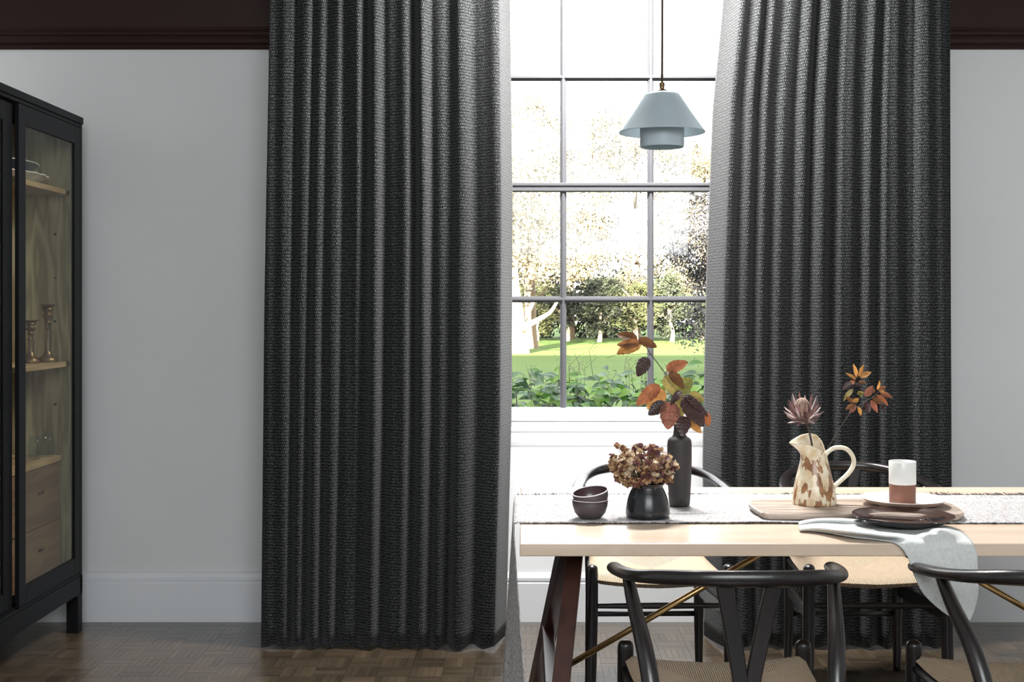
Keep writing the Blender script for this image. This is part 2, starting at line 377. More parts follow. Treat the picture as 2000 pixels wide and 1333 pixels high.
# window: six-over-six sash
win = thing('window_1', None, None, (.35, DW+.05, .86), kind='structure')
xs = [-.208, .164, .536, .908]; zs = [.889, 1.359, 1.836, 2.305, 2.775]
d0, d1 = DW+.03, DW+.075
mk('frame_jamb', MB().box(WX0, xs[0]+.004, DW+.005, DW+.12, WZ0, WZ1), M_sash, win, False, True, .004)
mk('frame_jamb', MB().box(xs[3]-.004, WX1, DW+.005, DW+.12, WZ0, WZ1), M_sash, win, False, True, .004)
mk('frame_head', MB().box(xs[0]+.004, xs[3]-.004, DW+.005, DW+.12, 2.765, WZ1), M_sash, win, False, True, .004)
mk('sill', MB().box(WX0, WX1, DW-.008, DW+.16, WZ0-.02, .876), M_apron, win, False, True, .004)
def bar_prof(mb, axis, c, a0, a1, wd):
    """moulded glazing bar: broad base outside, slim ovolo nose inside"""
    e = .0008 if axis == 'z' else 0
    for hw, y0, y1 in ((wd/2, d0+.016+e, d1-.012), (wd*.36, d0+.008+e, d0+.016+e), (wd*.2, d0+e, d0+.008+e)):
        if axis == 'z': mb.box(c-hw, c+hw, y0, y1, a0, a1)
        else: mb.box(a0, a1, y0, y1, c-hw, c+hw)
    return mb
for s, (za, zb, zm) in enumerate(((zs[0], zs[2], zs[1]), (zs[2], zs[4], zs[3]))):
    for x in xs[1:3]:
        mk('glazing_bar', bar_prof(MB(), 'z', x, za+.006, zb-.006, .027), M_sash, win, False, True, .002)
    mk('glazing_bar', bar_prof(MB(), 'x', zm, xs[0], xs[3], .0266), M_sash, win, False, True, .002)
mk('meeting_rail', MB().box(xs[0], xs[3], d0-.008, d1, zs[2]-.018, zs[2]+.018).box(xs[0], xs[3], d0-.014, d0-.008, zs[2]+.004, zs[2]+.018), M_sash, win, False, True, .003)
mk('bottom_rail', MB().box(xs[0], xs[3], d0-.002, d1, .874, zs[0]+.008).box(xs[0], xs[3], d0-.008, d0-.002, .874, .886), M_apron, win, False, True, .003)
pane = MB().box(-.184, .184, -.002, .002, -.226, .226)
pme = None
for i in range(3):
    for j in range(4):
        c = ((xs[i]+xs[i+1])/2, d1-.022, (zs[j]+zs[j+1])/2)
        if pme is None:
            o = mk('pane', pane, M_glass, win, False); pme = o.data; o.location = Vector(c)-win.location
        else: inst('pane', pme, Matrix.Translation(Vector(c)-win.location), win)

# floor: mosaic parquet, each block five fingers
fl = struct('floor', MB().box(XL, XR, YR, DW, -.3, -.014), M_floor)
B = .1165
def block_mb(turn, jit):
    mb = MB(); g = .0004; n = 5
    for k in range(n):
        a0, a1 = -B/2+k*B/n+g, -B/2+(k+1)*B/n-g; t = jit[k]
        lo, hi = -B/2+g, B/2-g
        if turn: x0, x1, y0, y1 = a0, a1, lo, hi
        else: x0, x1, y0, y1 = lo, hi, a0, a1
        mb.add([(x0, y0, -.014), (x1, y0, -.014), (x1, y1, -.014), (x0, y1, -.014), (x0, y0, t), (x1, y0, t), (x1, y1, t), (x0, y1, t)], [(0,1,5,4),(1,2,6,5),(2,3,7,6),(3,0,4,7),(4,5,6,7)])
    return mb
bms = []
for v in range(10):
    tones = [R.random() for _ in range(5)]
    o = mk('parquet_block', block_mb(False, [R.uniform(-.0007, -.0003) for _ in range(5)]), M_parq, fl, False, uv=[(tones[k//8], 0) for k in range(40)]); bms.append(o.data); bpy.data.objects.remove(o)
rest = MB(); near = 4.28
ytop = DW-.026-.058; nbl = 0
cells = []
for j in range(60):
    yc = ytop-B*(j+.5)
    if yc < YR: break
    for i in range(60):
        xc = XL+.03+B*(i+.5)
        if xc > XR-B/2: break
        turn = (i+j) % 2
        px = CX+xc/yc*F if yc > .5 else 9999
        if yc > near and -20 < px < 2020 and nbl < 296:
            M = Matrix.Translation((xc, yc, 0)) @ Matrix.Rotation(PI/2*turn+PI*R.randint(0, 1), 4, 'Z')
            inst('parquet_block', R.choice(bms), M, fl); nbl += 1
        else:
            t = block_mb(turn, [-.0005]*5); rest.add([(x+xc, y+yc, z) for x, y, z in t.v], t.f)
tn = [R.random() for _ in range(len(rest.v)//8)]
tag(mk('parquet_field', rest, M_parq, fl, False, uv=[(tn[k//8], 0) for k in range(len(rest.v))]), kind='stuff')
x = XL+.03
while x < XR-.05:
    L_ = min(R.uniform(.42, .6), XR-x)
    mk('border_plank', MB().box(x+.001, x+L_-.001, ytop+.001, DW-.024, -.014, -.0004), M_parq, fl, False, uv=[(.35, 0)]*8); x += L_

# ---------------------------------------------------------------- curtains
DC = 4.775
def pl(t, pts):
    for (a, x), (b2, y) in zip(pts, pts[1:]):
        if t <= b2:
            k = (t-a)/(b2-a); k = max(0, k); return x+(y-x)*k
    return pts[-1][1]
def sm(t): t = max(0, min(1, t)); return t*t*(3-2*t)
def curtain(label, left, right, flanks, side, seed, end):
    """flanks: (px at mid height, half width px, depth); side=+1 lit faces turn right, -1 left"""
    rr = random.Random(seed); x0, x1 = pl(600, left), pl(600, right)
    fl_ = sorted(flanks); n = len(fl_)
    amp = [f[2] for f in fl_]; ph = [rr.uniform(0, 6) for _ in fl_]
    def depth(px, z):
        # walk: before each lit flank the cloth comes forward, on the flank it falls back
        segs = []
        prev = x0 if side > 0 else None
        for i, (c, hw, a) in enumerate(fl_):
            a = a*(1+.18*math.sin(1.3*z+ph[i])); c = c+3.0*math.sin(.9*z+ph[i]*1.7)*(1 if 0 < i < n-1 else .2)
            segs.append((c-hw, c+hw, a))
        if side > 0:
            last = x0-10; lasta = segs[0][2]*.4
            for (a0, a1, a) in segs:
                if px < a0:
                    return -a*sm((px-last)/(a0-last))**.8
                if px <= a1: return -a*(1-sm((px-a0)/(a1-a0)))
                last = a1
            return 0
        else:
            nxt = x1+10
            for (a0, a1, a) in reversed(segs):
                if px > a1: return -a*sm((nxt-px)/(nxt-a1))**.8
                if px >= a0: return -a*sm((px-a0)/(a1-a0))
                nxt = a0
            return 0
    zt, zb = 2.93, .010
    cols = int((x1-x0)/1.3); rows = 46
    mb = MB(); uv = []
    for j in range(rows+1):
        z = zb+(zt-zb)*j/rows; py = CY-(z-H)/DC*F
        a, b2 = pl(py, left), pl(py, right); u = 0; pp = None
        for i in range(cols+1):
            t = i/cols; px = x0+(x1-x0)*t
            dd = depth(px, z)+.003*math.sin(px*.21+z*1.1)+.004*noise.noise(Vector((px*.03, z*.8, seed)))
            # free inner edge turns back towards the window
            e = (px-(x1-end)) if side > 0 else ((x0+end)-px)
            if e > 0: dd += .17*(e/end)**1.2
            P = Vector(((a+(b2-a)*t-CX)/F*DC, DC+dd, z+(.006*math.sin(px*.13) if j == 0 else 0)))
            if pp: u += ((P.x-pp.x)**2+(P.y-pp.y)**2)**.5
            pp = P; mb.v.append(tuple(P)); uv.append((u, z))
    for j in range(rows):
        for i in range(cols):
            q = j*(cols+1)+i; mb.f.append((q, q+1, q+cols+2, q+cols+1))
    o = mk('curtain', mb, M_curt, uv=uv, loc=((x0+x1)/2/F*DC-CX/F*DC, DC, 0), solid=.003)
    return tag(o, label, 'curtain', 'tweed curtains at the window')
curtain('dark grey woven tweed curtain left of the window, beside the pale wall and cabinet',
        [(-200, 530), (0, 528), (600, 517), (1280, 510)], [(-200, 994), (0, 995), (400, 1000), (800, 998), (1280, 986)],
        [(567, 5, .020), (597, 5, .026), (630, 6, .028), (659, 5, .026), (700, 6, .030), (740, 8, .040), (797, 8, .036), (838, 9, .042), (874, 8, .028), (918, 16, .055), (984, 14, .040)], 1, 3, 22)
curtain('dark grey woven tweed curtain right of the window, behind the jug and cup',
        [(-200, 1440), (0, 1425), (200, 1405), (550, 1392), (900, 1385), (1280, 1388)], [(-200, 1855), (0, 1855), (600, 1857), (1280, 1860)],
        [(1403, 13, .045), (1445, 8, .040), (1478, 6, .034), (1514, 7, .030), (1550, 7, .034), (1590, 9, .036), (1630, 6, .030), (1687, 6, .032), (1724, 5, .026), (1787, 6, .032)], -1, 5, 22)
tag(mk('curtain_track', MB().box(-1.25, 2.05, DC-.015, DC+.015, ZC-.075, ZC), M_white, smooth=False, bevel=.003, loc=(.4, DC, ZC-.075)), 'white ceiling track the two tweed curtains hang from', 'curtain track')

# ---------------------------------------------------------------- glazed cabinet
CXF = -1.815; CY0, CY1 = 3.80, 5.04; CZ = 2.103; CXB = -2.285
cab = thing('display_cabinet', 'tall black glazed cabinet with oak shelves and drawers against the left wall', 'cabinet', (CXF-.23, (CY0+CY1)/2, 0))
def cpart(n, mb, m, **k): return mk(n, mb, m, cab, **({'smooth': False, 'world': True, 'bevel': .002} | k))
cpart('top', MB().box(CXB, CXF+.004, CY0-.004, CY1+.004, CZ-.028, CZ), M_black)
cpart('bottom', MB().box(CXB, CXF-.04, CY0+.025, CY1-.025, .225, .25), M_black)
cpart('back_panel', MB().box(CXB, CXB+.012, CY0+.025, CY1-.025, .25, CZ-.028), M_ply)
for y0, y1, yi0, yi1 in ((CY0, CY0+.022, CY0+.022, CY0+.026), (CY1-.022, CY1, CY1-.026, CY1-.022)):
    cpart('side_panel', MB().box(CXB, CXF, y0, y1, .16, CZ-.028), M_black)
    lin = cpart('side_lining', MB().box(CXB+.012, CXF-.035, yi0, yi1, .25, CZ-.03), M_ply, bevel=0)
for zp in (1.623, 1.445, 1.268, .93):
    for xp in (-1.915, -2.16):
        mk('shelf_pin', MB().tube([(xp, CY1-.034, zp), (xp, CY1-.025, zp)], .0045, 8), M_black, lin, world=True)
for y in (CY0+.024, CY1-.024):
    for x in (CXF-.024, CXB+.024):
        cpart('leg', MB().box(x-.024, x+.024, y-.024, y+.024, 0, .16), M_black)
# bottom rail with a rounded shoulder at each leg
rl = MB(); pr = []
for k in range(7):
    a = PI/2*k/6; pr.append((CY1-.048-.02+.02*math.sin(PI/2-a)-.0, .153-.02+.02*math.sin(a)))
rl.box(CXF-.022, CXF, CY0+.0, CY1, .155, .228)
for yy, sg in ((CY1-.048, -1), (CY0+.048, 1)):
    V = []; pts = [(0, 0)]+[(.022-.022*math.cos(PI/2*k/6), -.022+.022*math.sin(PI/2*k/6)) for k in range(7)]
    n = len(pts)
    V = [(xx, yy+sg*p, .155+q) for xx in (CXF-.022, CXF) for p, q in pts]
    rl.add(V, [tuple(range(n)), tuple(range(2*n-1, n-1, -1))]+[(i, (i+1) % n, n+(i+1) % n, n+i) for i in range(n)])
cpart('bottom_rail', rl, M_black, bevel=0)
cpart('door_track', MB().box(CXF-.040, CXF-.002, CY0+.022, CY1-.022, .228, .240), M_black)
cpart('door_track', MB().box(CXF-.040, CXF-.002, CY0+.022, CY1-.022, CZ-.042, CZ-.028), M_black)
def door(x0, x1, y0, y1):
    z0, z1 = .242, CZ-.044; st = .058
    d = cpart('door', MB().box(x0, x1, y0, y0+st, z0, z1).box(x0, x1, y1-.072, y1, z0, z1).box(x0, x1, y0+st, y1-.072, z0, z0+.068).box(x0, x1, y0+st, y1-.072, z1-.072, z1), M_black)
    mk('glass_pane', MB().box((x0+x1)/2-.002, (x0+x1)/2+.002, y0+st, y1-.072, z0+.068, z1-.072), M_cglass, d, False, True)
    return d
door(CXF-.018, CXF-.001, 4.415, CY1-.004)
door(CXF-.039, CXF-.022, CY0+.022, 4.405)
SZ1, SZ2, DZ = 1.802, 1.105, .725
for z in (SZ1, SZ2):
    cpart('shelf', MB().box(CXB+.012, CXF-.041, CY0+.028, CY1-.03, z-.021, z), M_oak)
cpart('drawer_chest', MB().box(CXB+.012, CXF-.062, CY0+.03, CY1-.05, DZ-.022, DZ).box(CXB+.012, CXF-.085, CY0+.03, CY1-.055, .25, DZ-.022), M_oak)
for yc0, yc1 in ((CY0+.04, 4.415), (4.419, CY1-.06)):
    for z0, z1 in ((.262, .468), (.472, .700)):
        dr = cpart('drawer', MB().box(CXF-.085, CXF-.066, yc0+.002, yc1-.002, z0, z1), M_oakd)
        mk('finger_pull', MB().box(CXF-.066, CXF-.0645, (yc0+yc1)/2+.05, (yc0+yc1)/2+.11, (z0+z1)/2+.01, (z0+z1)/2+.024), M_walnut, dr, False, True, .0006)  # dark strip on the front stands in for the shaded recess
# things in it
def dish(name, label, catg, a, bb, zr, zf, mat, rimmat, loc, scallop=0, tk=.004):
    h = zr-zf
    wob = (lambda an, z: 1+scallop*abs(math.sin(9*an))*(z/h)) if scallop else None
    pr = [(0, 0), (.55, 0), (.62, .001), (.85, h*.55), (1, h), (.985, h+.001), (.83, h*.55+.005), (.6, .006), (0, .006)]
    t = thing(name, label, catg, loc)
    mk('body', MB().lathe(pr, 72, (0, 0, 0), a, bb, wob), mat, t, auto=60)
    rm = MB(); n = 72; V = []; 
    ring = [(a*math.cos(2*PI*k/n)*(wob(2*PI*k/n, h) if wob else 1), bb*math.sin(2*PI*k/n)*(wob(2*PI*k/n, h) if wob else 1), h) for k in range(n+1)]
    mk('rim', rm.tube(ring, .0022, 6, up=(0, 0, 1)), rimmat, t)
    return t
dish('platter', 'white scalloped oval platter on the top cabinet shelf under a dark dish', 'platter', .135, .235, .036, 0, M_platew, M_platew, (-2.008, 4.735, SZ1+.001), .07)
dish('oval_dish', 'dark navy oval dish with a pale rim, resting on the white scalloped platter', 'dish', .115, .205, .044, 0, M_dish, M_rim, (-2.01, 4.735, SZ1+.038))
def candlestick(label, loc, h, r):
    t = thing('candlestick', label, 'candlestick', loc, group='candlesticks on the middle shelf')
    k = h/.23
    base = [(0, 0), (r, 0), (r*1.02, .006), (r*.95, .014), (r*.9, .018), (r*.55, .026), (.016, .036), (.0135, .044)]
    mk('base', MB().lathe(base, 40), M_bronze, t)
    mk('column', MB().lathe([(.0135, .042), (.0125, .06), (.0135, .118*k), (.0145, .125*k), (.0145, .128*k), (.0105, .131*k), (.010, .150*k), (.012, .153*k)], 32), M_silver, t, auto=50)
    mk('socket', MB().lathe([(.012, .152*k), (.016, .156*k), (.010, .163*k), (.010, .168*k), (.018, .176*k), (.021, .186*k), (.013, .194*k), (.0125, .199*k), (.021, .208*k), (.021, .212*k), (.018, .216*k), (.030, .226*k), (.031, .229*k), (.028, h), (.010, h), (.009, h-.012), (0, h-.012)], 40), M_bronze, t, auto=50)
    return t
candlestick('taller brass candlestick on the middle cabinet shelf, right of the shorter one', (-1.912, 4.925, SZ2), .232, .039)
candlestick('shorter brass candlestick on the middle cabinet shelf, half behind the door frame', (-1.945, 4.835, SZ2), .170, .036)
def tumbler(label, loc, h=.092, r=.027):
    t = thing('tumbler', label, 'glass', loc, group='glasses on the drawer chest')
    mk('body', MB().lathe([(0, 0), (r*.6, 0), (r*.85, .008), (r, .03), (r*.98, .05), (r*.82, h), (r*.78, h), (r*.93, .05), (r*.94, .03), (r*.78, .012), (0, .008)], 40), M_tumbler, t)
    return t
tumbler('clear stemless glass on the oak drawer chest, nearest the far cabinet side', (-1.915, 4.932, DZ))
tumbler('clear stemless glass on the oak drawer chest, second from the far cabinet side', (-1.935, 4.855, DZ))
t = thing('wine_glass', 'clear stemmed glass behind the left cabinet door at the photo edge', 'glass', (-1.945, 4.50, DZ))
mk('body', MB().lathe([(0, 0), (.034, 0), (.033, .003), (.006, .008), (.004, .015), (.004, .075), (.010, .085), (.030, .105), (.036, .13), (.030, .175), (.029, .175), (.034, .13), (.028, .108), (0, .09)], 40), M_tumbler, t)
t = thing('pleated_jar', 'white pleated jar on the middle shelf behind the left cabinet door', 'jar', (-1.99, 4.60, SZ2))
mk('body', MB().lathe([(0, 0), (.05, 0), (.056, .02), (.056, .14), (.05, .155), (.05, .16), (.046, .16), (.05, .14), (.05, .02), (0, .008)], 80, wob=lambda a, z: 1+.02*math.sin(22*a)), M_platew, t)

# ---------------------------------------------------------------- table
TF, TB, TX0, TX1, TZ = 2.98, 3.92, -.0125, 1.82, .75
tbl = thing('dining_table', 'long pale wooden dining table on dark trestle legs with brass braces', 'table', ((TX0+TX1)/2, 3.45, 0))
mk('tabletop', MB().box(TX0, TX1, TF, TB, TZ-.032, TZ), M_top, tbl, False, True, .003)
def trestle(xt, dx):
    g = 1
    for sg in (-1, 1):
        p = (xt, 3.45+sg*.13, TZ-.032); q = (xt+dx, 3.45+sg*.70, 0)
        mk('leg', MB().bar(p, q, .044, .085), M_walnut, tbl, False, True, .003)
    mk('cross_bar', MB().bar((xt+dx*.62, 3.0, .285), (xt+dx*.62, 3.9, .285), .038, .06), M_walnut, tbl, False, True, .003)
    mk('bearer', MB().box(xt-.03, xt+.03, 3.12, 3.78, TZ-.058, TZ-.032), M_walnut, tbl, False, True, .003)
trestle(.142, -.112); trestle(1.67, .112)
mk('brace', MB().tube([(.078, 3.45, .292), (.82, 3.45, TZ-.028)], .0085, 14), M_brass, tbl, world=True)
mk('brace', MB().tube([(1.732, 3.45, .292), (.98, 3.45, TZ-.028)], .0085, 14), M_brass, tbl, world=True)

# runner: flat on the table, falling over the left end
RF, RB = 3.245, 3.725
def runner_pt(u, v):
    # u across depth 0 front..1 back; v along: 0 = hem of the drop, 1 = right end
    L0 = .62; Lt = 1.80; s = v*(L0+Lt)-L0
    d = RF+(RB-RF)*u
    rip = .0012*math.sin(31*u+3*s)+.0012*noise.noise(Vector((s*9, u*6, 1)))
    if s > 0:
        return (TX0-.012+s, d+.004*noise.noise(Vector((s*7, 3, 0))), TZ+.0035+max(0, .004*noise.noise(Vector((s*5, u*2.5, 2))))+rip)
    k = -s; z = TZ+.0025-k
    rr = .012
    if k < rr*1.57:
        a = k/rr; return (TX0-.012-rr*math.sin(a)*.6, d, TZ+.0035-rr*(1-math.cos(a)))
    kk = k/L0
    x = TX0-.019+kk*(.034*(1-u)-.030*u)+.012*math.sin(9*u+1.2)*kk
    dd = d+.03*(u-.2)*kk*-1
    return (x, dd, z)
rn = MB().grid(26, 190, runner_pt)
ro = thing('table_runner', 'grey woven linen runner along the table, hanging over its left end', 'table runner', (.9, 3.48, TZ))
mk('cloth', rn, M_runner, ro, world=True, solid=.0028)
fg = MB()
for i in range(1500):
    s = R.uniform(0, 1.80); f = R.choice((0, 1, 1, 1)); dy = R.uniform(.012, .055)*(.5+.5*abs(math.sin(s*9)+.5*math.sin(s*23)))
    p = runner_pt(f, (s+.62)/2.42); q = (p[0]+R.uniform(-.008, .008), p[1]+(dy if f else -dy*.12), TZ+.0015+R.uniform(0, .004))
    fg.tube([p, q], .0010, 3)
tag(mk('fringe', fg, M_fringe, ro, world=True), 'dark frayed threads, also standing in for the edge stripe and shadow', kind='stuff')

# ---------------------------------------------------------------- wishbone chairs
def chair_proto():
    t = thing('dining_chair', 'x', 'chair', (0, 0, 0), group='wishbone chairs round the table')
    for sg in (-1, 1):
        lp = cat([(sg*.232, .232, 0, .0155), (sg*.229, .230, .12, .0185), (sg*.226, .228, .30, .0205), (sg*.225, .226, .42, .0205), (sg*.225, .226, .462, .0200), (sg*.225, .226, .474, .0165), (sg*.225, .226, .480, .009)], 5)
        mk('front_leg', MB().tube([p[:3] for p in lp], [p[3] for p in lp], 16), M_chair, t)
        rp = cat([(sg*.200, -.225, 0, .0135), (sg*.197, -.212, .20, .0175), (sg*.198, -.207, .38, .0195), (sg*.202, -.196, .48, .0200), (sg*.214, -.150, .565, .0195), (sg*.230, -.070, .640, .0165), (sg*.240, -.015, .698, .0135)], 7)
        mk('rear_leg', MB().tube([p[:3] for p in rp], [p[3] for p in rp], 16), M_chair, t)
        mk('side_stretcher', MB().bar((sg*.226, .222, .315), (sg*.198, -.205, .300), .016, .046), M_chair, t, False, bevel=.004)
        mk('side_rail', MB().tube([(sg*.225, .222, .412), (sg*.198, -.205, .408)], .011, 10), M_chair, t)
    sp = cat([(-.225, .228, .345, .0075), (-.1, .228, .345, .0095), (0, .228, .345, .0105), (.1, .228, .345, .0095), (.225, .228, .345, .0075)], 4)
    mk('front_stretcher', MB().tube([p[:3] for p in sp], [p[3] for p in sp], 10), M_chair, t)
    mk('rear_stretcher', MB().tube([(-.197, -.212, .21), (0, -.212, .21), (.197, -.212, .21)], .0095, 10), M_chair, t)
    mk('rear_rail', MB().bar((-.198, -.205, .405), (.198, -.205, .405), .02, .03, (0, 1, 0)), M_chair, t, False, bevel=.004)
    half = [(0, -.262, .742, .0135, .0185), (.095, -.250, .740, .0140, .0180), (.172, -.203, .733, .0160, .0165), (.224, -.125, .719, .0185, .0145), (.250, -.030, .706, .0205, .0135), (.262, .055, .697, .0200, .0130), (.263, .100, .693, .0170, .0115), (.262, .118, .692, .0070, .0060)]
    full = [(-p[0],)+p[1:] for p in reversed(half)][:-1]+half
    cp = cat(full, 7)
    mk('top_rail', MB().tube([p[:3] for p in cp], 0, 18, up=(0, 0, 1), ell=[(p[3], p[4]) for p in cp]), M_chair, t)
    # wishbone splat
    yb = lambda z: -.212-.040*max(0, (z-.42)/.31)
    mb = MB()
    for sg in (-1, 1):
        pts = cat([(sg*.014, .400, .0170), (sg*.014, .50, .0170), (sg*.019, .545, .0175), (sg*.034, .63, .0180), (sg*.048, .70, .0185), (sg*.054, .735, .0190)], 6)
        V = [(x+o*hw, yb(z)+q*.007, z) for x, z, hw in pts for o, q in ((-1, -1), (1, -1), (1, 1), (-1, 1))]
        m = len(pts); Fc = [(i*4+k, i*4+(k+1) % 4, i*4+4+(k+1) % 4, i*4+4+k) for i in range(m-1) for k in range(4)]+[(3, 2, 1, 0), tuple(range(4*m-4, 4*m))]
        mb.add(V, Fc)
    mk('splat', mb, M_chair, t, False, bevel=.003)
    # woven seat
    st = MB(); n = 28
    def sp_(u, v, top):
        a, c = 2*u-1, 2*v-1; m = max(abs(a), abs(c))
        wy = .222*(c+1)/2-.205*(1-c)/2
        wx = (.222+(.198-.222)*(1-c)/2)*a
        h = .021*max(0, 1-m**7)**.5
        dishz = -.020*(1-a*a)*(1-c*c*.8)-.006*(1-abs(a))
        rise = .010*abs(a)**3*abs(c)**3
        return (wx*1.03, wy*1.02+.004, .425+dishz+rise+(h if top else -h*.9))
    st.grid(n, n, lambda u, v: sp_(u, v, True)); st.grid(n, n, lambda u, v: sp_(1-u, v, False))
    mk('woven_seat', st, M_seat, t)
    return t
c0 = chair_proto()
for i, (x, y, rz, lab) in enumerate((
        (.480, 2.885, .0, 'black wishbone chair with cord seat nearest the camera, whole curved back in view'),
        (1.210, 2.885, 0, 'black wishbone chair at the right photo edge, in front of the hanging napkin'),
        (.440, 4.255, PI+.02, 'black wishbone chair beyond the table, behind the bowls and dark vases'),
        (1.157, 4.255, PI, 'black wishbone chair beyond the table, behind the cream jug and cup'))):
    o = c0 if i == 0 else copy_tree(c0)
    o.location = (x, y, 0); o.rotation_euler = (0, 0, rz); o['label'] = lab

# ---------------------------------------------------------------- pendant lamp
PD = 3.45; PXc = (1293-CX)/F*PD; ps = F/PD
zpx = lambda y: H-(y-CY)/ps
lamp = thing('pendant_lamp', 'pale blue-grey conical glass pendant lamp hanging in front of the window', 'pendant lamp', (PXc, PD, zpx(291)))
def L2(pr): return MB().lathe(pr, 72, (PXc, PD, 0))
rp = lambda p: p/ps
mk('shade', L2([(0, zpx(182)), (rp(28), zpx(182)), (rp(33), zpx(184)), (rp(36), zpx(188)), (rp(58), zpx(222)), (rp(80), zpx(253)), (rp(84), zpx(258)), (rp(84), zpx(259.5)), (rp(82.5), zpx(260)), (rp(78), zpx(255)), (rp(56), zpx(224)), (rp(34), zpx(191)), (0, zpx(186))]), M_shade, lamp, world=True, auto=35)
mk('inner_cylinder', L2([(rp(42), zpx(225)), (rp(43), zpx(250)), (rp(43), zpx(284)), (rp(42), zpx(288)), (rp(40.5), zpx(287)), (rp(40.5), zpx(230))]), M_shade, lamp, world=True, auto=50)
mk('lamp_holder', L2([(rp(3), zpx(160)), (rp(5), zpx(162)), (rp(5.5), zpx(168)), (rp(4.6), zpx(169)), (rp(4.6), zpx(174)), (rp(9), zpx(176)), (rp(10.5), zpx(179)), (rp(11), zpx(184)), (0, zpx(184))]), M_bronze, lamp, world=True, auto=40)
mk('cord', MB().tube([(PXc, PD, zpx(163)), (PXc+.002, PD, 2.4), (PXc+.004, PD, ZC-.03)], .0034, 10), M_cord, lamp, world=True)
mk('ceiling_rose', MB().lathe([(0, ZC), (.05, ZC), (.048, ZC-.015), (.02, ZC-.03), (0, ZC-.032)], 32, (PXc+.004, PD, 0)), M_bronze, lamp, world=True)

# ---------------------------------------------------------------- tabletop things
TR = TZ+.0065                                             # top of the runner
# bowls
def bowl(label, loc, rot=(0, 0, 0)):
    t = thing('bowl', label, 'bowl', loc, group='stacked plum bowls'); t.rotation_euler = rot
    r = .0485; h = .050
    mk('body', MB().lathe([(0, 0), (.022, 0), (.030, .003), (.041, .016), (.0465, .033), (r, h), (r-.0032, h)], 56), M_bowl, t)
    mk('inside', MB().lathe([(r-.0030, h), (.0440, .033), (.038, .018), (.026, .007), (0, .005)], 56), M_bowlin, t)
    mk('rim', MB().tube([(math.cos(2*PI*k/56)*(r-.0014), math.sin(2*PI*k/56)*(r-.0014), h) for k in range(57)], .0017, 6, up=(0, 0, 1)), M_rim, t)
    return t
bx = (1152.5-CX)/F*3.30
bowl('plum stoneware bowl standing on the runner, lower of the two stacked', (bx, 3.30, TR))
bowl('plum stoneware bowl tilted on top of the other bowl, pale rim showing', (bx+.0075, 3.303, TR+.0235), (math.radians(8), math.radians(-9), 0))
# black pot
pd = 3.315; pot = thing('black_pot', 'squat black glazed pot on the runner holding the dried hydrangea', 'vase', ((1265-CX)/F*pd, pd, TR))
mk('body', MB().lathe([(0, 0), (.052, 0), (.0575, .004), (.0595, .012), (.0590, .025), (.054, .050), (.047, .070), (.0415, .080), (.0405, .085), (.0445, .091), (.0455, .093), (.0425, .0935), (.0375, .086), (.040, .075), (.05, .04), (.05, .012), (0, .008)], 64), M_pot, pot)
# dark bottle vase
vd = 3.515; vx = (1327-CX)/F*vd
bot = thing('bottle_vase', 'tall matt dark clay bottle vase on the runner holding the copper leaves', 'vase', (vx, vd, TR))
mk('body', MB().lathe([(0, 0), (.027, 0), (.0295, .003), (.0315, .03), (.0340, .09), (.0350, .14), (.0348, .175), (.0335, .187), (.029, .193), (.022, .197), (.018, .203), (.0165, .214), (.0160, .228), (.0170, .232), (.0140, .232), (.0135, .21), (.02, .19), (.03, .17), (.03, .02), (0, .01)], 56), M_clayd, bot)

def leaf_mb(L_, wd, curl=.1, fold=.15, nl=10, nw=3, wav=.0, pw=.75, seed=0, rnd=.8):
    """blade along +X from the origin, upper face +Z"""
    mb = MB()
    def fn(u, v):
        s = 2*v-1; hw = wd/2*max(0, math.sin(PI*min(1, u**pw)))**rnd*(1-.2*u)*1.10
        if u in (0, 1): hw = 0.0004
        jag = 1+wav*math.sin(u*34+seed)
        return (L_*u, hw*s*jag, -curl*L_*u*u+fold*hw*abs(s)+wav*.25*wd*math.sin(u*19+seed)*abs(s)-.04*wd*math.cos(u*40)*abs(s))
    return mb.grid(nl, 2*nw, fn)
def frame(base, tip, nrm):
    x = (Vector(tip)-Vector(base)).normalized(); n = Vector(nrm); n = (n-x*n.dot(x)).normalized(); y = n.cross(x)
    M = Matrix.Identity(4)
    for i in range(3): M[i][0], M[i][1], M[i][2], M[i][3] = x[i], y[i], n[i], base[i]
    return M
def place_leaf(mb, base, tip, nrm, off):
    M = frame(base, tip, nrm); o = Vector(off)
    mb.v = [tuple(M @ Vector(v)-o) for v in mb.v]; return mb
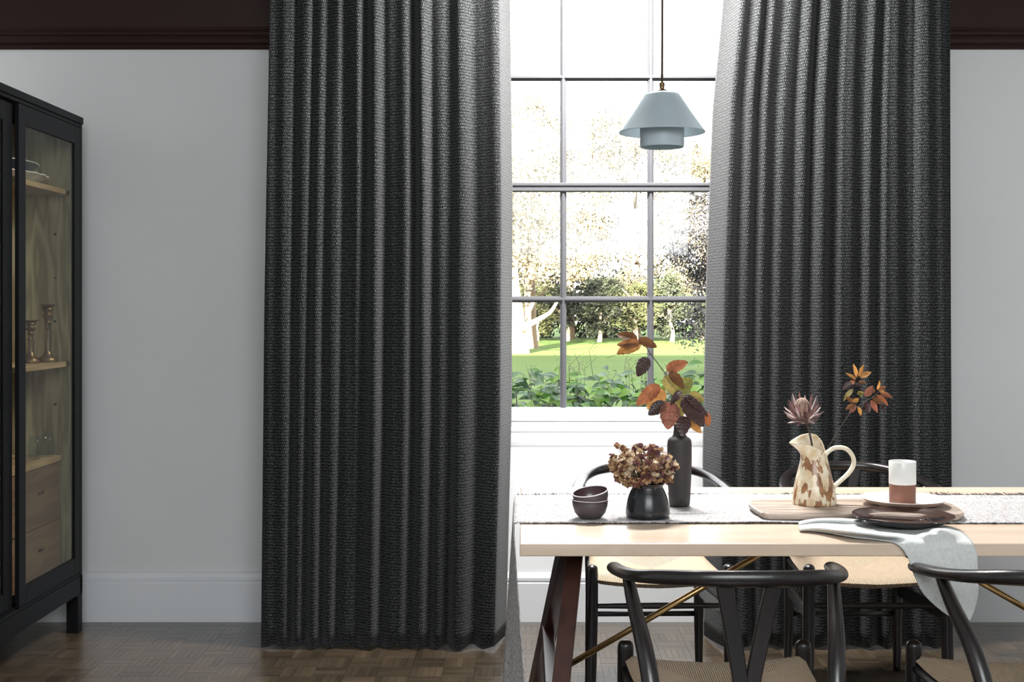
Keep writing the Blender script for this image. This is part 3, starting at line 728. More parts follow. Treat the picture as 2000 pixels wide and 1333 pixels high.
def leaf_mat(name, col, gloss=.4, trans=.45):
    """beech leaf: midrib and slanting side veins over the leaf UV, a little blotch"""
    m, nt, p = nodes(name); L = nt.links
    tc = N(nt, 'ShaderNodeTexCoord'); sx = N(nt, 'ShaderNodeSeparateXYZ'); L.new(tc.outputs['UV'], sx.inputs[0])
    a = mth(nt, 'ABSOLUTE', mth(nt, 'SUBTRACT', sx.outputs[1], .5))
    ph = mth(nt, 'MULTIPLY', mth(nt, 'SUBTRACT', sx.outputs[0], mth(nt, 'MULTIPLY', a, .45)), 2*PI*8.5)
    vein = mth(nt, 'POWER', mth(nt, 'MULTIPLY_ADD', mth(nt, 'COSINE', ph), .5, .5), 7.0)
    mid = mth(nt, 'LESS_THAN', a, .022)
    ln = mth(nt, 'MAXIMUM', mth(nt, 'MULTIPLY', vein, .55), mid)
    nz = N(nt, 'ShaderNodeTexNoise', i_Scale=45.0, i_Detail=4); L.new(tc.outputs['Object'], nz.inputs[0])
    r = ramp(nt, [(.3, sc3(col, .68)), (.7, sc3(col, 1.3))]); L.new(nz.outputs[0], r.inputs[0])
    mx = N(nt, 'ShaderNodeMix', data_type='RGBA'); L.new(mth(nt, 'MULTIPLY', ln, .6), mx.inputs[0]); L.new(r.outputs[0], mx.inputs[6]); mx.inputs[7].default_value = (*sc3(col, .38), 1)
    L.new(mx.outputs[2], p.inputs['Base Color']); p.inputs['Roughness'].default_value = gloss
    b = N(nt, 'ShaderNodeBump', i_Strength=.5, i_Distance=.002); L.new(mth(nt, 'SUBTRACT', 1.0, ln), b.inputs['Height']); L.new(b.outputs[0], p.inputs['Normal'])
    tr = N(nt, 'ShaderNodeBsdfTranslucent'); L.new(mx.outputs[2], tr.inputs[0])
    ms = N(nt, 'ShaderNodeMixShader', i_0=trans); L.new(p.outputs[0], ms.inputs[1]); L.new(tr.outputs[0], ms.inputs[2])
    L.new(ms.outputs[0], nt.nodes['Material Output'].inputs[0])
    return m
cols = {'rust': (.36, .125, .05), 'amber': (.44, .21, .06), 'brown': (.17, .072, .028), 'dark': (.035, .014, .010), 'olive': (.24, .19, .055), 'green': (.20, .20, .045), 'plum': (.055, .026, .024), 'red': (.23, .082, .05)}
LM = {k: leaf_mat('leaf_'+k, v, .36 if k in ('plum', 'dark') else .5, .15 if k in ('plum', 'dark') else .5) for k, v in cols.items()}
br = thing('leaf_branch', 'branch of copper and olive beech leaves standing in the dark bottle vase', 'leaf branch', (vx, vd, TR+.2))
cp_ = lambda x, y, d: W(1180+x/6.06, 640+y/6.06, d)
def stem(name, pts, r0, r1, parent, mat=M_stem, d=None):
    q = cat([tuple(p) for p in pts], 6); n = len(q)
    return mk(name, MB().tube(q, [r0+(r1-r0)*i/(n-1) for i in range(n)], 7), mat, parent, world=True)
stem('stem', [cp_(890, 1420, vd), cp_(895, 1200, vd), cp_(900, 900, vd), cp_(840, 700, vd), cp_(720, 540, vd), cp_(560, 325, vd), cp_(470, 200, vd+.01), cp_(400, 150, vd+.01), cp_(270, 60, vd+.02)], .0022, .0007, br)
stem('twig', [cp_(560, 325, vd), cp_(470, 310, vd), cp_(380, 322, vd-.01), cp_(200, 310, vd-.01), cp_(25, 365, vd-.01)], .0011, .0005, br)
stem('twig', [cp_(720, 540, vd), cp_(745, 530, vd), cp_(775, 560, vd-.01)], .0009, .0006, br)
stem('twig', [cp_(900, 820, vd), cp_(960, 800, vd), cp_(1000, 800, vd)], .0011, .0007, br)
leaves = [  # base, tip, width (crop px), colour, depth offset, normal (x, z tilt), curl
    ((395, 140), (152, 70), 120, 'brown', .012, (.2, .5), .12), ((440, 190), (150, 275), 165, 'amber', 0, (.1, .7), .25),
    ((420, 175), (170, 215), 110, 'brown', -.012, (.1, -.2), .2),
    ((405, 150), (635, 200), 120, 'brown', 0, (-.2, .5), .35), ((515, 355), (395, 575), 150, 'dark', 0, (-.1, .2), .1),
    ((735, 505), (985, 395), 140, 'rust', 0, (.1, .5), .18), ((770, 525), (950, 700), 130, 'brown', -.02, (.3, .4), .15),
    ((725, 570), (845, 800), 150, 'olive', -.008, (-.2, .2), .1), ((850, 760), (1040, 610), 190, 'green', .012, (.1, .3), .1),
    ((655, 682), (385, 912), 165, 'rust', -.01, (-.2, .3), .06), ((712, 735), (515, 965), 175, 'amber', .006, (-.1, .2), .08),
    ((725, 890), (528, 1025), 150, 'dark', -.02, (-.1, .4), .1), ((790, 880), (757, 1195), 225, 'red', -.035, (.0, .25), .08),
    ((925, 790), (900, 1085), 130, 'olive', -.015, (.1, .1), .08), ((940, 820), (1185, 1150), 235, 'plum', -.04, (.25, .45), .12),
    ((1000, 790), (1190, 860), 120, 'olive', .015, (.1, .3), .12), ((960, 800), (1245, 1020), 110, 'plum', -.025, (.45, .8), .15),
    ((1190, 1000), (1240, 1165), 110, 'rust', -.02, (.3, .1), .1), ((995, 1072), (1152, 1238), 120, 'amber', -.012, (.2, .3), .15),
    ((950, 1050), (925, 1262), 165, 'plum', -.05, (-.1, .6), .22), ((915, 750), (790, 900), 90, 'plum', -.03, (-.2, .7), .1)]
for i, (a, c, wd, col, dd, (nx, nz), cu) in enumerate(leaves):
    p, q = cp_(*a, vd+dd*.3), cp_(*c, vd+dd)
    mb = leaf_mb((q-p).length*1.03, wd*1.06/6.06/F*vd, cu, R.uniform(.05, .2), 18, 4, .05, .82, i, .62)
    mk('leaf', place_leaf(mb, p, q, (nx, -1, nz), wloc(br)), LM[col], br, uv=[(a_/18, b_/8) for a_ in range(19) for b_ in range(9)])

# dried hydrangea
hy = thing('dried_hydrangea', 'dried brown hydrangea head resting in the black pot', 'flower', ((1258-CX)/F*pd, pd, TR+.085))
fl_cols = [(.40, .25, .13), (.52, .37, .21), (.20, .09, .06), (.30, .17, .085), (.14, .055, .055), (.66, .54, .38)]
FM = [pm('hydrangea_petal_%s' % n, c, .6, var=.5, scale=160, trans=.3) for n, c in zip(('tan', 'straw', 'russet', 'brown', 'purple', 'cream'), fl_cols)]
fmesh = []
for v in range(8):
    mb = MB(); r2 = random.Random(v)
    for k in range(4):
        a = k*PI/2+r2.uniform(-.2, .2); L_ = r2.uniform(.0085, .0120); M = Matrix.Rotation(a, 4, 'Z') @ Matrix.Rotation(-r2.uniform(-.2, 1.1), 4, 'Y')
        l = leaf_mb(L_, L_*1.0, -r2.uniform(-.5, .6), r2.uniform(-.1, .5), 6, 2, .06, .8, v+k, .42)
        mb.add([M @ Vector(p) for p in l.v], l.f)
    o = mk('floret', mb, FM[v % 6], hy); fmesh.append(o.data); bpy.data.objects.remove(o)
hc = W(1256, 914, pd)-wloc(hy)
stm = MB()
cnt = 0
while cnt < 296:
    u = Vector((R.gauss(0, 1), R.gauss(0, 1), R.gauss(0, 1))).normalized()
    if u.z < -.88: continue
    k = R.uniform(.66, 1.02)
    p = Vector((u.x*.088*k, u.y*.070*k, u.z*.058*k))
    if u.z > .2: p.x -= .004
    if abs(p.x+.012) < .010 and abs(p.z-.002) < .008 and abs(u.y) > .5: continue
    nrm = (u+Vector((R.uniform(-.8, .8), R.uniform(-.8, .8), R.uniform(-.8, .8)))).normalized()
    M = Matrix.Translation(hc+p) @ nrm.to_track_quat('Z', 'Y').to_matrix().to_4x4() @ Matrix.Rotation(R.uniform(0, 6), 4, 'Z') @ Matrix.Scale(R.uniform(.95, 1.4), 4)
    inst('floret', R.choice(fmesh), M, hy); cnt += 1
    if cnt % 3 == 0: stm.tube([hc+Vector((0, 0, -.06)), hc+p*.5+Vector((0, 0, -.012)), hc+p*.97], .0006, 4)
for q in ((1205, 872), (1216, 876)):
    P = W(*q, pd)-wloc(hy); stm.tube([hc+Vector((-.04, 0, 0)), P], .0006, 4)
    for k in range(2): inst('floret', fmesh[k*2], Matrix.Translation(P) @ Matrix.Rotation(R.uniform(.8, 1.8), 4, 'X') @ Matrix.Scale(1.0, 4), hy)
stm.tube([hc+Vector((0, 0, -.11)), hc+Vector((0, 0, -.05))], .002, 6)
mk('stalk', stm, M_stem, hy)

# serving board
bd = thing('serving_board', 'long wooden serving board on the runner under the jug and plate', 'board', (.92, 3.435, TR))
BZ = TR+.018
out = [(1463, 984), (1466, 979), (1476, 976), (1560, 974), (1700, 974), (1820, 977), (1858, 984), (1874, 993), (1882, 1001), (1874, 1005), (1800, 1006), (1700, 1004), (1600, 1003.5), (1500, 1003), (1488, 1001), (1476, 994)]
V = []; n = len(out)
for z, k in ((BZ, 1.0), (BZ-.005, 1.008), (TR, .985)):
    for x, y in out:
        p = Wz(x, y, BZ); c = Vector((.92, 3.435, 0)); V.append((c.x+(p.x-c.x)*k, c.y+(p.y-c.y)*k, z))
Fc = [tuple(range(n-1, -1, -1))]+[(l*n+i, l*n+(i+1) % n, (l+1)*n+(i+1) % n, (l+1)*n+i) for l in range(2) for i in range(n)]+[tuple(range(2*n, 3*n))]
mk('plank', MB().add(V, Fc), M_board, bd, False, True, .003)

# jug
jd = 3.43; js = F/jd; jx = (1590-CX)/F*jd; jo = Vector((jx, jd, BZ+.0005))
jug = thing('jug', 'cream pottery jug with brown drips standing on the serving board', 'jug', jo)
body = [(0, .0585), (.004, .0595), (.02, .0585), (.05, .0535), (.08, .0465), (.105, .0400), (.122, .0362), (.134, .0352)]
rimz = [(0, .128), (35, .168), (65, .188), (95, .193), (125, .188), (155, .176), (180, .170), (205, .172), (240, .168), (270, .158), (310, .143), (340, .132), (360, .128)]
rimr = [(0, .033), (40, .034), (90, .040), (130, .050), (160, .062), (180, .069), (200, .062), (235, .046), (270, .038), (320, .034), (360, .033)]
mb = MB(); na, nb, nr = 72, len(body), 10
for i in range(nb+nr):
    for k in range(na):
        a = 360*k/na
        if i < nb: z, r = body[i]
        else:
            t = (i-nb+1)/nr; z0, r0 = body[-1]; zt, rt = pl(a, rimz), pl(a, rimr)
            zt = (pl((a-5) % 360, rimz)+zt+pl((a+5) % 360, rimz))/3
            z = z0-(.010 if t < .01 else 0)+(zt-z0)*t; r = r0+(rt-r0)*t**1.6
        an = math.radians(a)
        fy = 1 if i < nb else 1
        mb.v.append((r*math.cos(an), r*math.sin(an)*fy, z))
for i in range(nb+nr-1):
    for k in range(na): mb.f.append((i*na+k, i*na+(k+1) % na, (i+1)*na+(k+1) % na, (i+1)*na+k))
mb.f.append(tuple(range(na-1, -1, -1)))
mk('body', mb, M_jug, jug, solid=.0035)
hp = cat([tuple(W(x, y, jd)) for x, y in ((1609, 897), (1616, 884), (1632, 875), (1652, 877), (1665, 891), (1667, 908), (1657, 925), (1640, 941), (1628, 953), (1621, 970))], 6)
mk('handle', MB().tube(hp, 0, 12, up=(0, 1, 0), ell=[(.0062, .0085)]*len(hp)), M_jugh, jug, world=True)

# white plate, cup
wd_ = 3.405; wx = (1765-CX)/F*wd_
pl1 = thing('plate', 'large white plate with pink clay underside on the serving board, under the cup', 'plate', (wx, wd_, BZ+.0005))
mk('underside', MB().lathe([(0, 0), (.07, 0), (.075, .002), (.10, .009), (.1165, .0205)], 72), M_plateb, pl1)
mk('upper_face', MB().lathe([(.1165, .0205), (.1155, .0215), (.112, .019), (.096, .0115), (.072, .006), (0, .0055)], 72), M_platew, pl1)
cd_ = 3.40; cx_ = (1762.5-CX)/F*cd_
cup = thing('cup', 'tall handleless cup, white glaze above bare terracotta, on the white plate', 'cup', (cx_, cd_, BZ+.0065))
mk('clay_base', MB().lathe([(0, 0), (.034, 0), (.0355, .002), (.0358, .0545)], 56), M_terra, cup)
mk('glazed_top', MB().lathe([(.0358, .0540), (.0366, .0548), (.0364, .09), (.0368, .1155), (.0360, .1168), (.0345, .1165), (.0335, .1), (.0330, .02), (0, .012)], 56), M_cupw, cup)

# dark plate, fork and knife
dd_ = 3.185; dx_ = (1764-CX)/F*dd_; DPZ = TZ+.012
pl2 = thing('plate', 'dark brown glazed plate on the napkin, under the fork and knife', 'plate', (dx_, dd_, DPZ))
mk('underside', MB().lathe([(0, 0), (.075, 0), (.08, .002), (.108, .010), (.1290, .0230)], 80), M_dplate, pl2)
mk('upper_face', MB().lathe([(.1290, .0230), (.1280, .0240), (.124, .0215), (.100, .0100), (.085, .0060), (0, .005)], 80), M_dplin, pl2)
mk('rim', MB().tube([(math.cos(2*PI*k/80)*.1284, math.sin(2*PI*k/80)*.1284, .0236) for k in range(81)], .0010, 5, up=(0, 0, 1)), M_bowlin, pl2)
def cutl(px, py, z): return Wz(px, py, z)
RZ = DPZ+.0265
fk = thing('fork', 'dark steel fork lying across the dark plate, tines to the right', 'fork', (dx_, dd_-.01, RZ))
p0 = cutl(1672, 1011, RZ+.001); p1 = cutl(1786, 1017, RZ-.008); p2 = cutl(1806, 1015.5, RZ-.005)
ax = (p2-p0).normalized(); pn = Vector((0, 0, 1)).cross(ax).normalized()
hp = cat([tuple(p0), tuple(p0+ax*.03), tuple(p0.lerp(p1, .6)), tuple(p1), tuple(p2)], 5); n = len(hp)
mk('handle', MB().tube(hp, 0, 10, up=(0, 0, 1), ell=[(.0058-.003*min(1, i/(n*.8)) if i < n-3 else .006+.003*(i-n+3), .0018) for i in range(n)]), M_steel, fk, world=True)
hd = MB(); 
hd.add([p2+pn*a*.0115+ax*b_+Vector((0, 0, c)) for a, b_, c in ((-.55, -.004, 0), (.55, -.004, 0), (1, .012, -.001), (-1, .012, -.001), (-.55, -.004, .0015), (.55, -.004, .0015), (1, .012, .0005), (-1, .012, .0005))], [(0,3,2,1),(4,5,6,7),(0,1,5,4),(1,2,6,5),(2,3,7,6),(3,0,4,7)])
mk('head', hd, M_steel, fk, False, True)
for k in range(4):
    o = pn*(-.0098+.0065*k)
    q = [p2+o+ax*.010, p2+o*1.05+ax*.03+Vector((0, 0, .001)), p2+o*1.1+ax*.052+Vector((0, 0, .008))]
    mk('tine', MB().tube(cat([tuple(v) for v in q], 4), [.0017]*5+[.0015, .0013, .0011, .0008], 7), M_steel, fk, world=True)
kn = thing('knife', 'dark steel knife lying in front of the fork across the dark plate', 'knife', (dx_, dd_-.03, RZ))
k0 = cutl(1686, 1019, RZ-.003); k1 = cutl(1770, 1023, RZ-.013); k2 = cutl(1848, 1022, RZ-.001)
hp = cat([tuple(k0), tuple(k0.lerp(k1, .5)), tuple(k1)], 5); n = len(hp)
mk('handle', MB().tube(hp, 0, 10, up=(0, 0, 1), ell=[(.0062-.002*i/n, .0025) for i in range(n)]), M_steel, kn, world=True)
hp = cat([tuple(k1), tuple(k1.lerp(k2, .5)), tuple(k2)], 6); n = len(hp)
mk('blade', MB().tube(hp, 0, 8, up=(0, 0, 1), ell=[(.0095*(1-(i/n)**5), .0009) for i in range(n)]), M_steel, kn, world=True)

# napkin
A = [(1559, 1020), (1600, 1011), (1655, 1012), (1720, 1020), (1815, 1026), (1868, 1034), (1904, 1068), (1910, 1120), (1910, 1165), (1898, 1206), (1888, 1213)]
Bq = [(1561, 1037), (1598, 1039), (1665, 1050), (1720, 1056), (1752, 1064), (1772, 1088), (1783, 1120), (1803, 1160), (1836, 1192), (1866, 1211), (1878, 1215)]
Ai, Bi = cat(A, 9), cat(Bq, 9); nn = len(Ai)
nk = MB(); nv = 30
def nap_pt(i, v):
    a, c = Ai[i], Bi[i]; t = i/(nn-1)
    px, py = a[0]+(c[0]-a[0])*v, a[1]+(c[1]-a[1])*v
    wr = .5+.5*math.sin(v*9.5+t*6); fadein = math.sin(PI*min(1, max(0, v)))**.5
    lift = .020*wr*fadein*max(0, 1-abs(t-.18)/.24)+.022*math.exp(-((v-.42)/.16)**2)*math.exp(-((t-.52)/.10)**2)+.008*math.exp(-((v-.75)/.1)**2)*math.exp(-((t-.35)/.15)**2)+.003
    if .28 < t < .42 and v < .55: lift = min(lift, .006)
    lift += .026*math.exp(-((v-.16)/.12)**2)*math.exp(-((t-.47)/.055)**2)
    edge = 1061.0
    if py < edge:
        z = TZ+.002+lift*min(1, (edge-py)/14+.15); P = Wz(px, py, z)
        # round the cloth over the table edge
        if P.y < TF+.012: P.y = max(P.y, TF-.004)
        return P
    k = py-edge
    d = TF-.006-.010*(1-math.exp(-k/18))-.010*(.5+.5*math.sin(v*8+1.5+t*2))*min(1, k/40)
    return W(px, py, d)
for i in range(nn):
    for j in range(nv+1): nk.v.append(tuple(nap_pt(i, j/nv)))
for i in range(nn-1):
    for j in range(nv):
        q = i*(nv+1)+j; nk.f.append((q, q+nv+1, q+nv+2, q+1))
tag(mk('napkin', nk, M_napkin, loc=(1.0, 3.0, TZ), solid=.0022), 'pale grey linen napkin under the dark plate, falling over the front table edge', 'napkin')

# protea in the jug
pt = thing('protea', 'dried pink protea head with spiky bracts in the cream jug', 'flower', W(1592, 930, jd))
stem('stem', [W(1593, 945, jd), W(1590, 900, jd), W(1583, 855, jd), W(1575, 825, jd)], .0032, .0028, pt)
pc = W(1568, 812, jd); axd = Vector((-.12, -.25, 1)).normalized(); Mq = axd.to_track_quat('Z', 'Y').to_matrix().to_4x4()
def ptloc(mb): mb.v = [tuple(Mq @ Vector(v)+pc-wloc(pt)) for v in mb.v]; return mb
mk('cone', ptloc(MB().lathe([(0, -.018), (.014, -.016), (.021, 0), (.0245, .012), (.0225, .030), (.015, .044), (.007, .050), (0, .052)], 40)), M_cone, pt)
for ring, (nbr, r0, z0, L_, el, mt) in enumerate(((12, .021, .004, .050, 62, 0), (14, .022, -.004, .047, 45, 1), (14, .021, -.010, .042, 25, 0), (12, .018, -.014, .030, 5, 0), (10, .013, -.018, .020, -12, 0))):
    for k in range(nbr):
        a = 2*PI*(k+.5*ring)/nbr+R.uniform(-.15, .15); e = math.radians(el+R.uniform(-12, 12)); l = L_*R.uniform(.85, 1.2)
        b0 = Vector((r0*math.cos(a), r0*math.sin(a), z0)); dr = Vector((math.cos(a)*math.cos(e), math.sin(a)*math.cos(e), math.sin(e)))
        mb = leaf_mb(l, .0085 if ring < 3 else .011, -.18, .5, 6, 2, 0, .9)
        mb = place_leaf(mb, b0, b0+dr*l, Vector((-math.cos(a)*math.sin(e), -math.sin(a)*math.sin(e), math.cos(e))), (0, 0, 0))
        mk('bract', ptloc(mb), M_tipb if R.random() < .3 else M_bract, pt)
# autumn sprig
sg_ = thing('autumn_sprig', 'sprig of small orange and dark red leaves in the cream jug', 'leaf sprig', W(1606, 930, jd))
sd = jd
stem('stem', [W(1603, 945, sd), W(1612, 890, sd), W(1632, 850, sd), W(1655, 815, sd), W(1672, 790, sd), W(1680, 770, sd)], .0016, .0010, sg_)
stem('twig', [W(1672, 790, sd), W(1664, 765, sd), W(1672, 740, sd), W(1680, 722, sd)], .0009, .0006, sg_)
stem('twig', [W(1662, 803, sd), W(1690, 785, sd), W(1712, 770, sd), W(1722, 758, sd)], .0009, .0006, sg_)
sp_l = [((1674, 738), (1666, 712), 11, 'amber'), ((1677, 736), (1687, 713), 8, 'amber'), ((1680, 738), (1701, 726), 12, 'amber'), ((1672, 742), (1654, 728), 8, 'amber'), ((1670, 745), (1658, 751), 10, 'rust'), ((1676, 746), (1690, 748), 7, 'brown'),
        ((1664, 748), (1645, 762), 13, 'plum'), ((1668, 750), (1684, 754), 8, 'plum'), ((1666, 760), (1648, 780), 10, 'olive'), ((1674, 770), (1686, 768), 9, 'olive'), ((1690, 775), (1704, 755), 15, 'red'), ((1678, 780), (1663, 786), 9, 'amber'),
        ((1668, 786), (1651, 776), 9, 'brown'), ((1670, 790), (1652, 800), 10, 'brown'), ((1676, 795), (1682, 812), 9, 'amber'), ((1672, 792), (1660, 808), 9, 'red'), ((1690, 786), (1698, 806), 15, 'plum'), ((1700, 782), (1714, 806), 13, 'red'), ((1704, 776), (1720, 790), 12, 'brown'),
        ((1712, 772), (1736, 790), 12, 'rust'), ((1718, 766), (1741, 778), 12, 'red'), ((1716, 762), (1732, 770), 8, 'amber'), ((1714, 762), (1718, 745), 8, 'amber'), ((1718, 760), (1730, 756), 7, 'rust'), ((1708, 768), (1700, 756), 9, 'brown'), ((1722, 790), (1728, 804), 8, 'dark'), ((1684, 776), (1676, 764), 9, 'olive'), ((1694, 792), (1684, 802), 9, 'dark')]
for i, (a, c, wdp, col) in enumerate(sp_l):
    p, q = W(*a, sd+R.uniform(-.01, .01)), W(*c, sd+R.uniform(-.02, .015))
    mb = leaf_mb((q-p).length*1.05, wdp/F*sd, R.uniform(-.1, .2), .25, 7, 2, .02, .85, i)
    mk('leaf', place_leaf(mb, p, q, (R.uniform(-.5, .5), -1, R.uniform(0, .7)), wloc(sg_)), LM[col], sg_, uv=[(a_/7, b_/4) for a_ in range(8) for b_ in range(5)])

# ---------------------------------------------------------------- garden
GZ = -.30
M_lawn = pm('lawn_grass', (.042, .072, .014), .9, var=.14, scale=.8, stretch=(.35, 1, 1), spec=.1, detail=9)
tag(mk('lawn', MB().box(-60, 70, DW+.14, 130, GZ-.2, GZ), M_lawn, smooth=False), kind='structure')
M_bark = pm('pale_bark', (.24, .18, .11), .9, var=.4, scale=3, stretch=(1, 1, .2), bump=.5)
M_barkd = pm('dark_bark', (.09, .06, .035), .9, var=.4, scale=3, stretch=(1, 1, .2), bump=.5)
FOL = {'gold': pm('golden_foliage', (.105, .086, .045), .7, var=.45, scale=.9, trans=.25), 'shaded': pm('shaded_hedge_foliage', (.011, .015, .004), .7, var=.7, scale=1.1, trans=.15),  # hedge green darkened to carry the shade under the trees
       'lime': pm('lime_foliage', (.032, .036, .009), .7, var=.5, scale=1.0, trans=.25), 'grey': pm('grey_purple_foliage', (.05, .047, .05), .7, var=.5, scale=2.0, trans=.15)}
def crown(mb, c, rad, n, size, rr, clump=26):
    cl = []
    for _ in range(clump):
        u = Vector((rr.gauss(0, 1), rr.gauss(0, 1), rr.gauss(0, 1))).normalized()*rr.random()**.4
        cl.append((Vector((c[0]+u.x*rad[0], c[1]+u.y*rad[1], c[2]+u.z*rad[2])), rr.uniform(.16, .34)*rad[0]))
    for _ in range(n):
        cc, rr_ = rr.choice(cl); u = Vector((rr.gauss(0, 1), rr.gauss(0, 1), rr.gauss(0, .7)))*rr_*.6; p = cc+u
        s = size*rr.uniform(.6, 1.4); a = Vector((rr.gauss(0, 1), rr.gauss(0, 1), rr.gauss(0, 1))).normalized(); b2 = a.orthogonal().normalized()
        k = len(mb.v); mb.v += [tuple(p-a*s), tuple(p+b2*s*.45), tuple(p+a*s), tuple(p-b2*s*.45)]; mb.f.append((k, k+1, k+2, k+3))
    return mb
def tree(label, x, y, h, cr, cz, fol, n, size, bark, tr=.18, seed=0, lean=0, group='trees beyond the lawn', clump=26):
    rr = random.Random(seed); t = thing('tree', label, 'tree', (x, y, GZ), group=group)
    q = cat([(0, 0, -.05, tr*1.5), (.05, 0, .5, tr), (lean*.4, 0, h*.3, tr*.8), (lean, 0, h*.75, tr*.35)], 5)
    mk('trunk', MB().tube([p[:3] for p in q], [p[3] for p in q], 9), bark, t)
    mb = MB()
    for k in range(7):
        z = h*rr.uniform(.25, .6); a = rr.uniform(0, 6.28); l = cr*rr.uniform(.4, .8); c = (lean*z/h, 0, z)
        mb.tube([c, (c[0]+l*.5*math.cos(a), l*.5*math.sin(a), z+l*.35), (c[0]+l*math.cos(a), l*math.sin(a), z+l*.8)], [tr*.35, tr*.22, tr*.08], 6)
    mk('branches', mb, bark, t)
    f = mk('foliage', crown(MB(), (lean*.6, 0, cz), (cr, cr*.8, h-cz), n, size, rr, clump), fol, t, False); f['kind'] = 'stuff'
    return t
ords = ['leftmost', 'second from left', 'third from left', 'fourth from left', 'fifth from left', 'sixth from left', 'rightmost']
for i, xx in enumerate((-9.5, -5.2, -.8, 2.4, 5.6, 9.4, 13.8)):
    tree('tall golden-leaved tree in the far treeline, %s of the seven' % ords[i], xx, 64+R.uniform(-2, 2), R.uniform(11.5, 13.5), 3.1, 7.0, FOL['gold'], 9000, .105, M_barkd, .22, 20+i, group='tall trees beyond the lawn', clump=40)
for i, xx in enumerate((-8, -4.2, -1.2, .6, 2.1, 3.6, 5.3, 7.2, 9.6, 12.5)):
    t = tree('x', xx, 60+R.uniform(-1, 1.5), R.uniform(2.7, 3.6), 1.25, 1.75, FOL['shaded'] if i % 3 else FOL['lime'], 5200, .085, M_bark, R.uniform(.07, .12), 50+i, R.uniform(-.3, .3), 'small hedge trees along the lawn edge', 34)
    t['label'] = 'small %s hedge tree at the far lawn edge, %s from the left' % ('dark green' if i % 3 else 'lime green', ['first','second','third','fourth','fifth','sixth','seventh','eighth','ninth','tenth'][i])
for i, xx in enumerate((-10, -5, 0, 4.5, 9, 14)):
    rr = random.Random(90+i); s = thing('hedge', 'dense dark hedge at the back of the lawn, %s of six' % (ords[:5]+['rightmost'])[i], 'hedge', (xx, 68, GZ), group='hedges behind the lawn')
    f = mk('foliage', crown(MB(), (0, 0, 1.9), (2.9, 1.0, 2.1), 5200, .14, rr, 60), FOL['shaded'], s, False); f['kind'] = 'stuff'
# old leaning tree on the left of the lawn
ot = thing('old_tree', 'old pale-barked tree with a low arching branch, left on the lawn', 'tree', W(1006, 690, 44.5))
def wt(x, y, d=44.5): return tuple(W(x, y, d))
q = cat([(*wt(1004, 694), .62), (*wt(1008, 655), .40), (*wt(1004, 620), .38), (*wt(996, 560), .36), (*wt(992, 480), .3)], 5)
mk('trunk', MB().tube([p[:3] for p in q], [p[3] for p in q], 14), M_bark, ot, world=True)
q = cat([(*wt(1006, 648), .17), (*wt(1030, 636, 43.9), .12), (*wt(1056, 622, 43.6), .09), (*wt(1075, 610, 43.4), .07), (*wt(1088, 590, 43.2), .05)], 5)
mk('branch', MB().tube([p[:3] for p in q], [p[3] for p in q], 8), M_bark, ot, world=True)
q = cat([(*wt(1010, 640), .14), (*wt(1030, 612, 44.8), .1), (*wt(1042, 590, 45), .07)], 5)
mk('branch', MB().tube([p[:3] for p in q], [p[3] for p in q], 8), M_bark, ot, world=True)
q = cat([(*wt(1053, 624, 43.6), .04), (*wt(1049, 640, 43.5), .03), (*wt(1051, 648, 43.4), .02)], 4)
mk('branch', MB().tube([p[:3] for p in q], [p[3] for p in q], 6), M_bark, ot, world=True)
rr = random.Random(5); c = Vector(wt(1000, 470, 45))-wloc(ot)
f = mk('foliage', crown(MB(), (c.x-.5, c.y, c.z+1.2), (3.4, 2.5, 3.2), 5200, .10, rr, 60), FOL['gold'], ot, False); f['kind'] = 'stuff'
tree('stout dark trunked tree just behind the old pale tree', W(1033, 678, 50).x, 50, 7, 1.6, 5.2, FOL['gold'], 1500, .10, M_barkd, .30, 77, .1, 'trees behind the old tree')
# nearer grey-purple tree on the right
tree('nearer grey-purple leaved tree beside the right curtain edge', 5.0, 30, 5.0, 1.55, 2.75, FOL['grey'], 15000, .055, M_barkd, .12, 31, .1, 'trees nearer the house', 70)
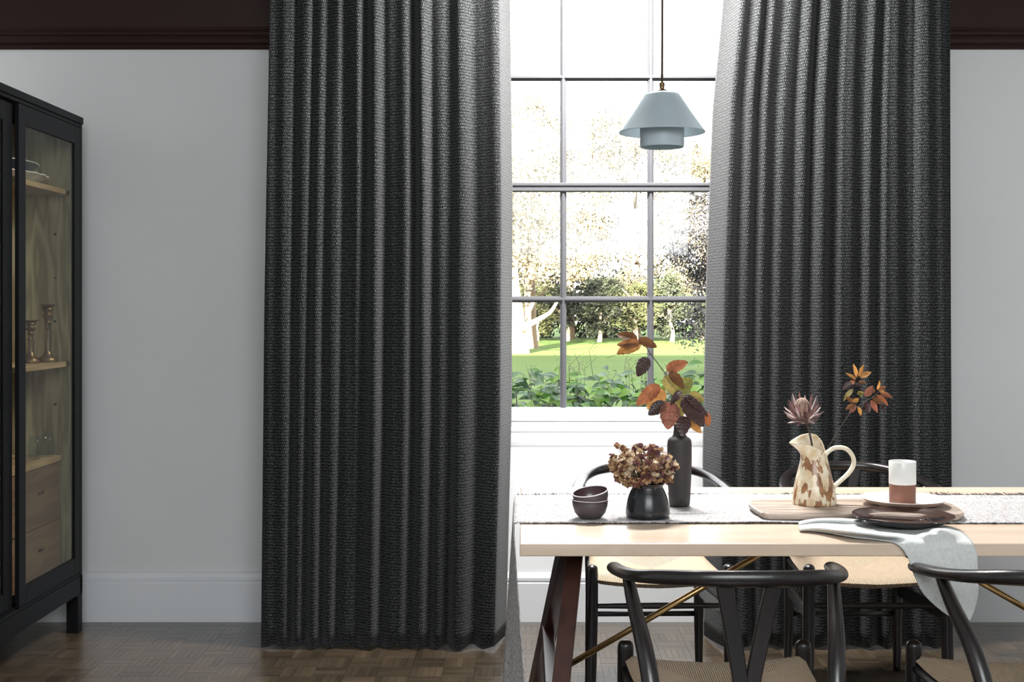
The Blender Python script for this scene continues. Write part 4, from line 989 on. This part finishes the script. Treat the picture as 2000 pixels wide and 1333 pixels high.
# shrubs under the window
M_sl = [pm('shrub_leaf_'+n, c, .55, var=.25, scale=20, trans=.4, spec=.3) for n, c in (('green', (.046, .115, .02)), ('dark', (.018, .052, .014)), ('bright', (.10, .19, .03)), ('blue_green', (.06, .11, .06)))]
lmesh = []
for k in range(4):
    o = mk('leaf', leaf_mb(.088, .045, .25, .3, 6, 2, .02, .8, k), M_sl[k], None); lmesh.append(o.data); bpy.data.objects.remove(o)
labs = ['leafy green shrub outside the window, hidden by the left curtain', 'leafy green shrub below the left window pane', 'leafy green shrub below the middle window pane', 'leafy green shrub behind the copper leaves, below the right pane', 'leafy green shrub outside the window, behind the right curtain']
for i, xx in enumerate((-.72, .0, .47, .98, 1.65)):
    yy = 6.9+.1*(i % 2); s = thing('shrub', labs[i], 'shrub', (xx, yy, GZ), group='shrubs under the window')
    mb = MB()
    for k in range(16):
        a = R.uniform(0, 6.28); r = R.uniform(.05, .38); mb.tube([(0, 0, 0), (r*.4*math.cos(a), r*.4*math.sin(a), .5), (r*math.cos(a), r*math.sin(a), R.uniform(.9, 1.2))], [.008, .005, .002], 5)
    mk('stems', mb, M_stem, s)
    def leafM():
        a = R.uniform(0, 6.28); r = .40*R.random()**.5; top = 1.27-.14*(r/.4)**2+R.uniform(-.05, .05)
        return a, r, top
    for k in range(290):
        a, r, top = leafM(); z = top-abs(R.gauss(0, .11))
        b0 = Vector((r*math.cos(a), r*math.sin(a)*.9, z)); aa = R.uniform(0, 6.28) if R.random() < .5 else R.uniform(3.6, 5.8)
        dr = Vector((math.cos(aa), math.sin(aa), R.uniform(-.5, .5)))
        M = frame(b0, b0+dr, (R.uniform(-.4, .4), R.uniform(-.9, .1), 1)) @ Matrix.Scale(R.uniform(.7, 1.2), 4)
        inst('leaf', R.choice(lmesh), M, s)
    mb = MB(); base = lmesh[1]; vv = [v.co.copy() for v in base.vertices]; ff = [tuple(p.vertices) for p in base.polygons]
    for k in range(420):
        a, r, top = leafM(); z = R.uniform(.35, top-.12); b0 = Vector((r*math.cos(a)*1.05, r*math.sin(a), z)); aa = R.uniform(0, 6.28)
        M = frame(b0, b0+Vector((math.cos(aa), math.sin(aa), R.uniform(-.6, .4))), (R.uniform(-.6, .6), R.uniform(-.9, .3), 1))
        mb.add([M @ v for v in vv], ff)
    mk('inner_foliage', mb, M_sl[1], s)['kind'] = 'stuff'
    mb = MB()
    for k in range(9):
        a, r, top = leafM(); x0_, y0_ = r*math.cos(a), r*math.sin(a); hgt = R.uniform(.10, .2)
        mb.tube([(x0_, y0_, top-.1), (x0_+R.uniform(-.03, .03), y0_, top+hgt*.5), (x0_+R.uniform(-.07, .07), y0_, top+hgt)], [.0016, .0013, .001], 4)
        for e in range(5):
            z = top+hgt*(.3+.14*e); mb.tube([(x0_, y0_, z), (x0_+R.uniform(-.025, .025), y0_, z+.015)], .001, 3)
    mk('dry_spikes', mb, M_stem, s)
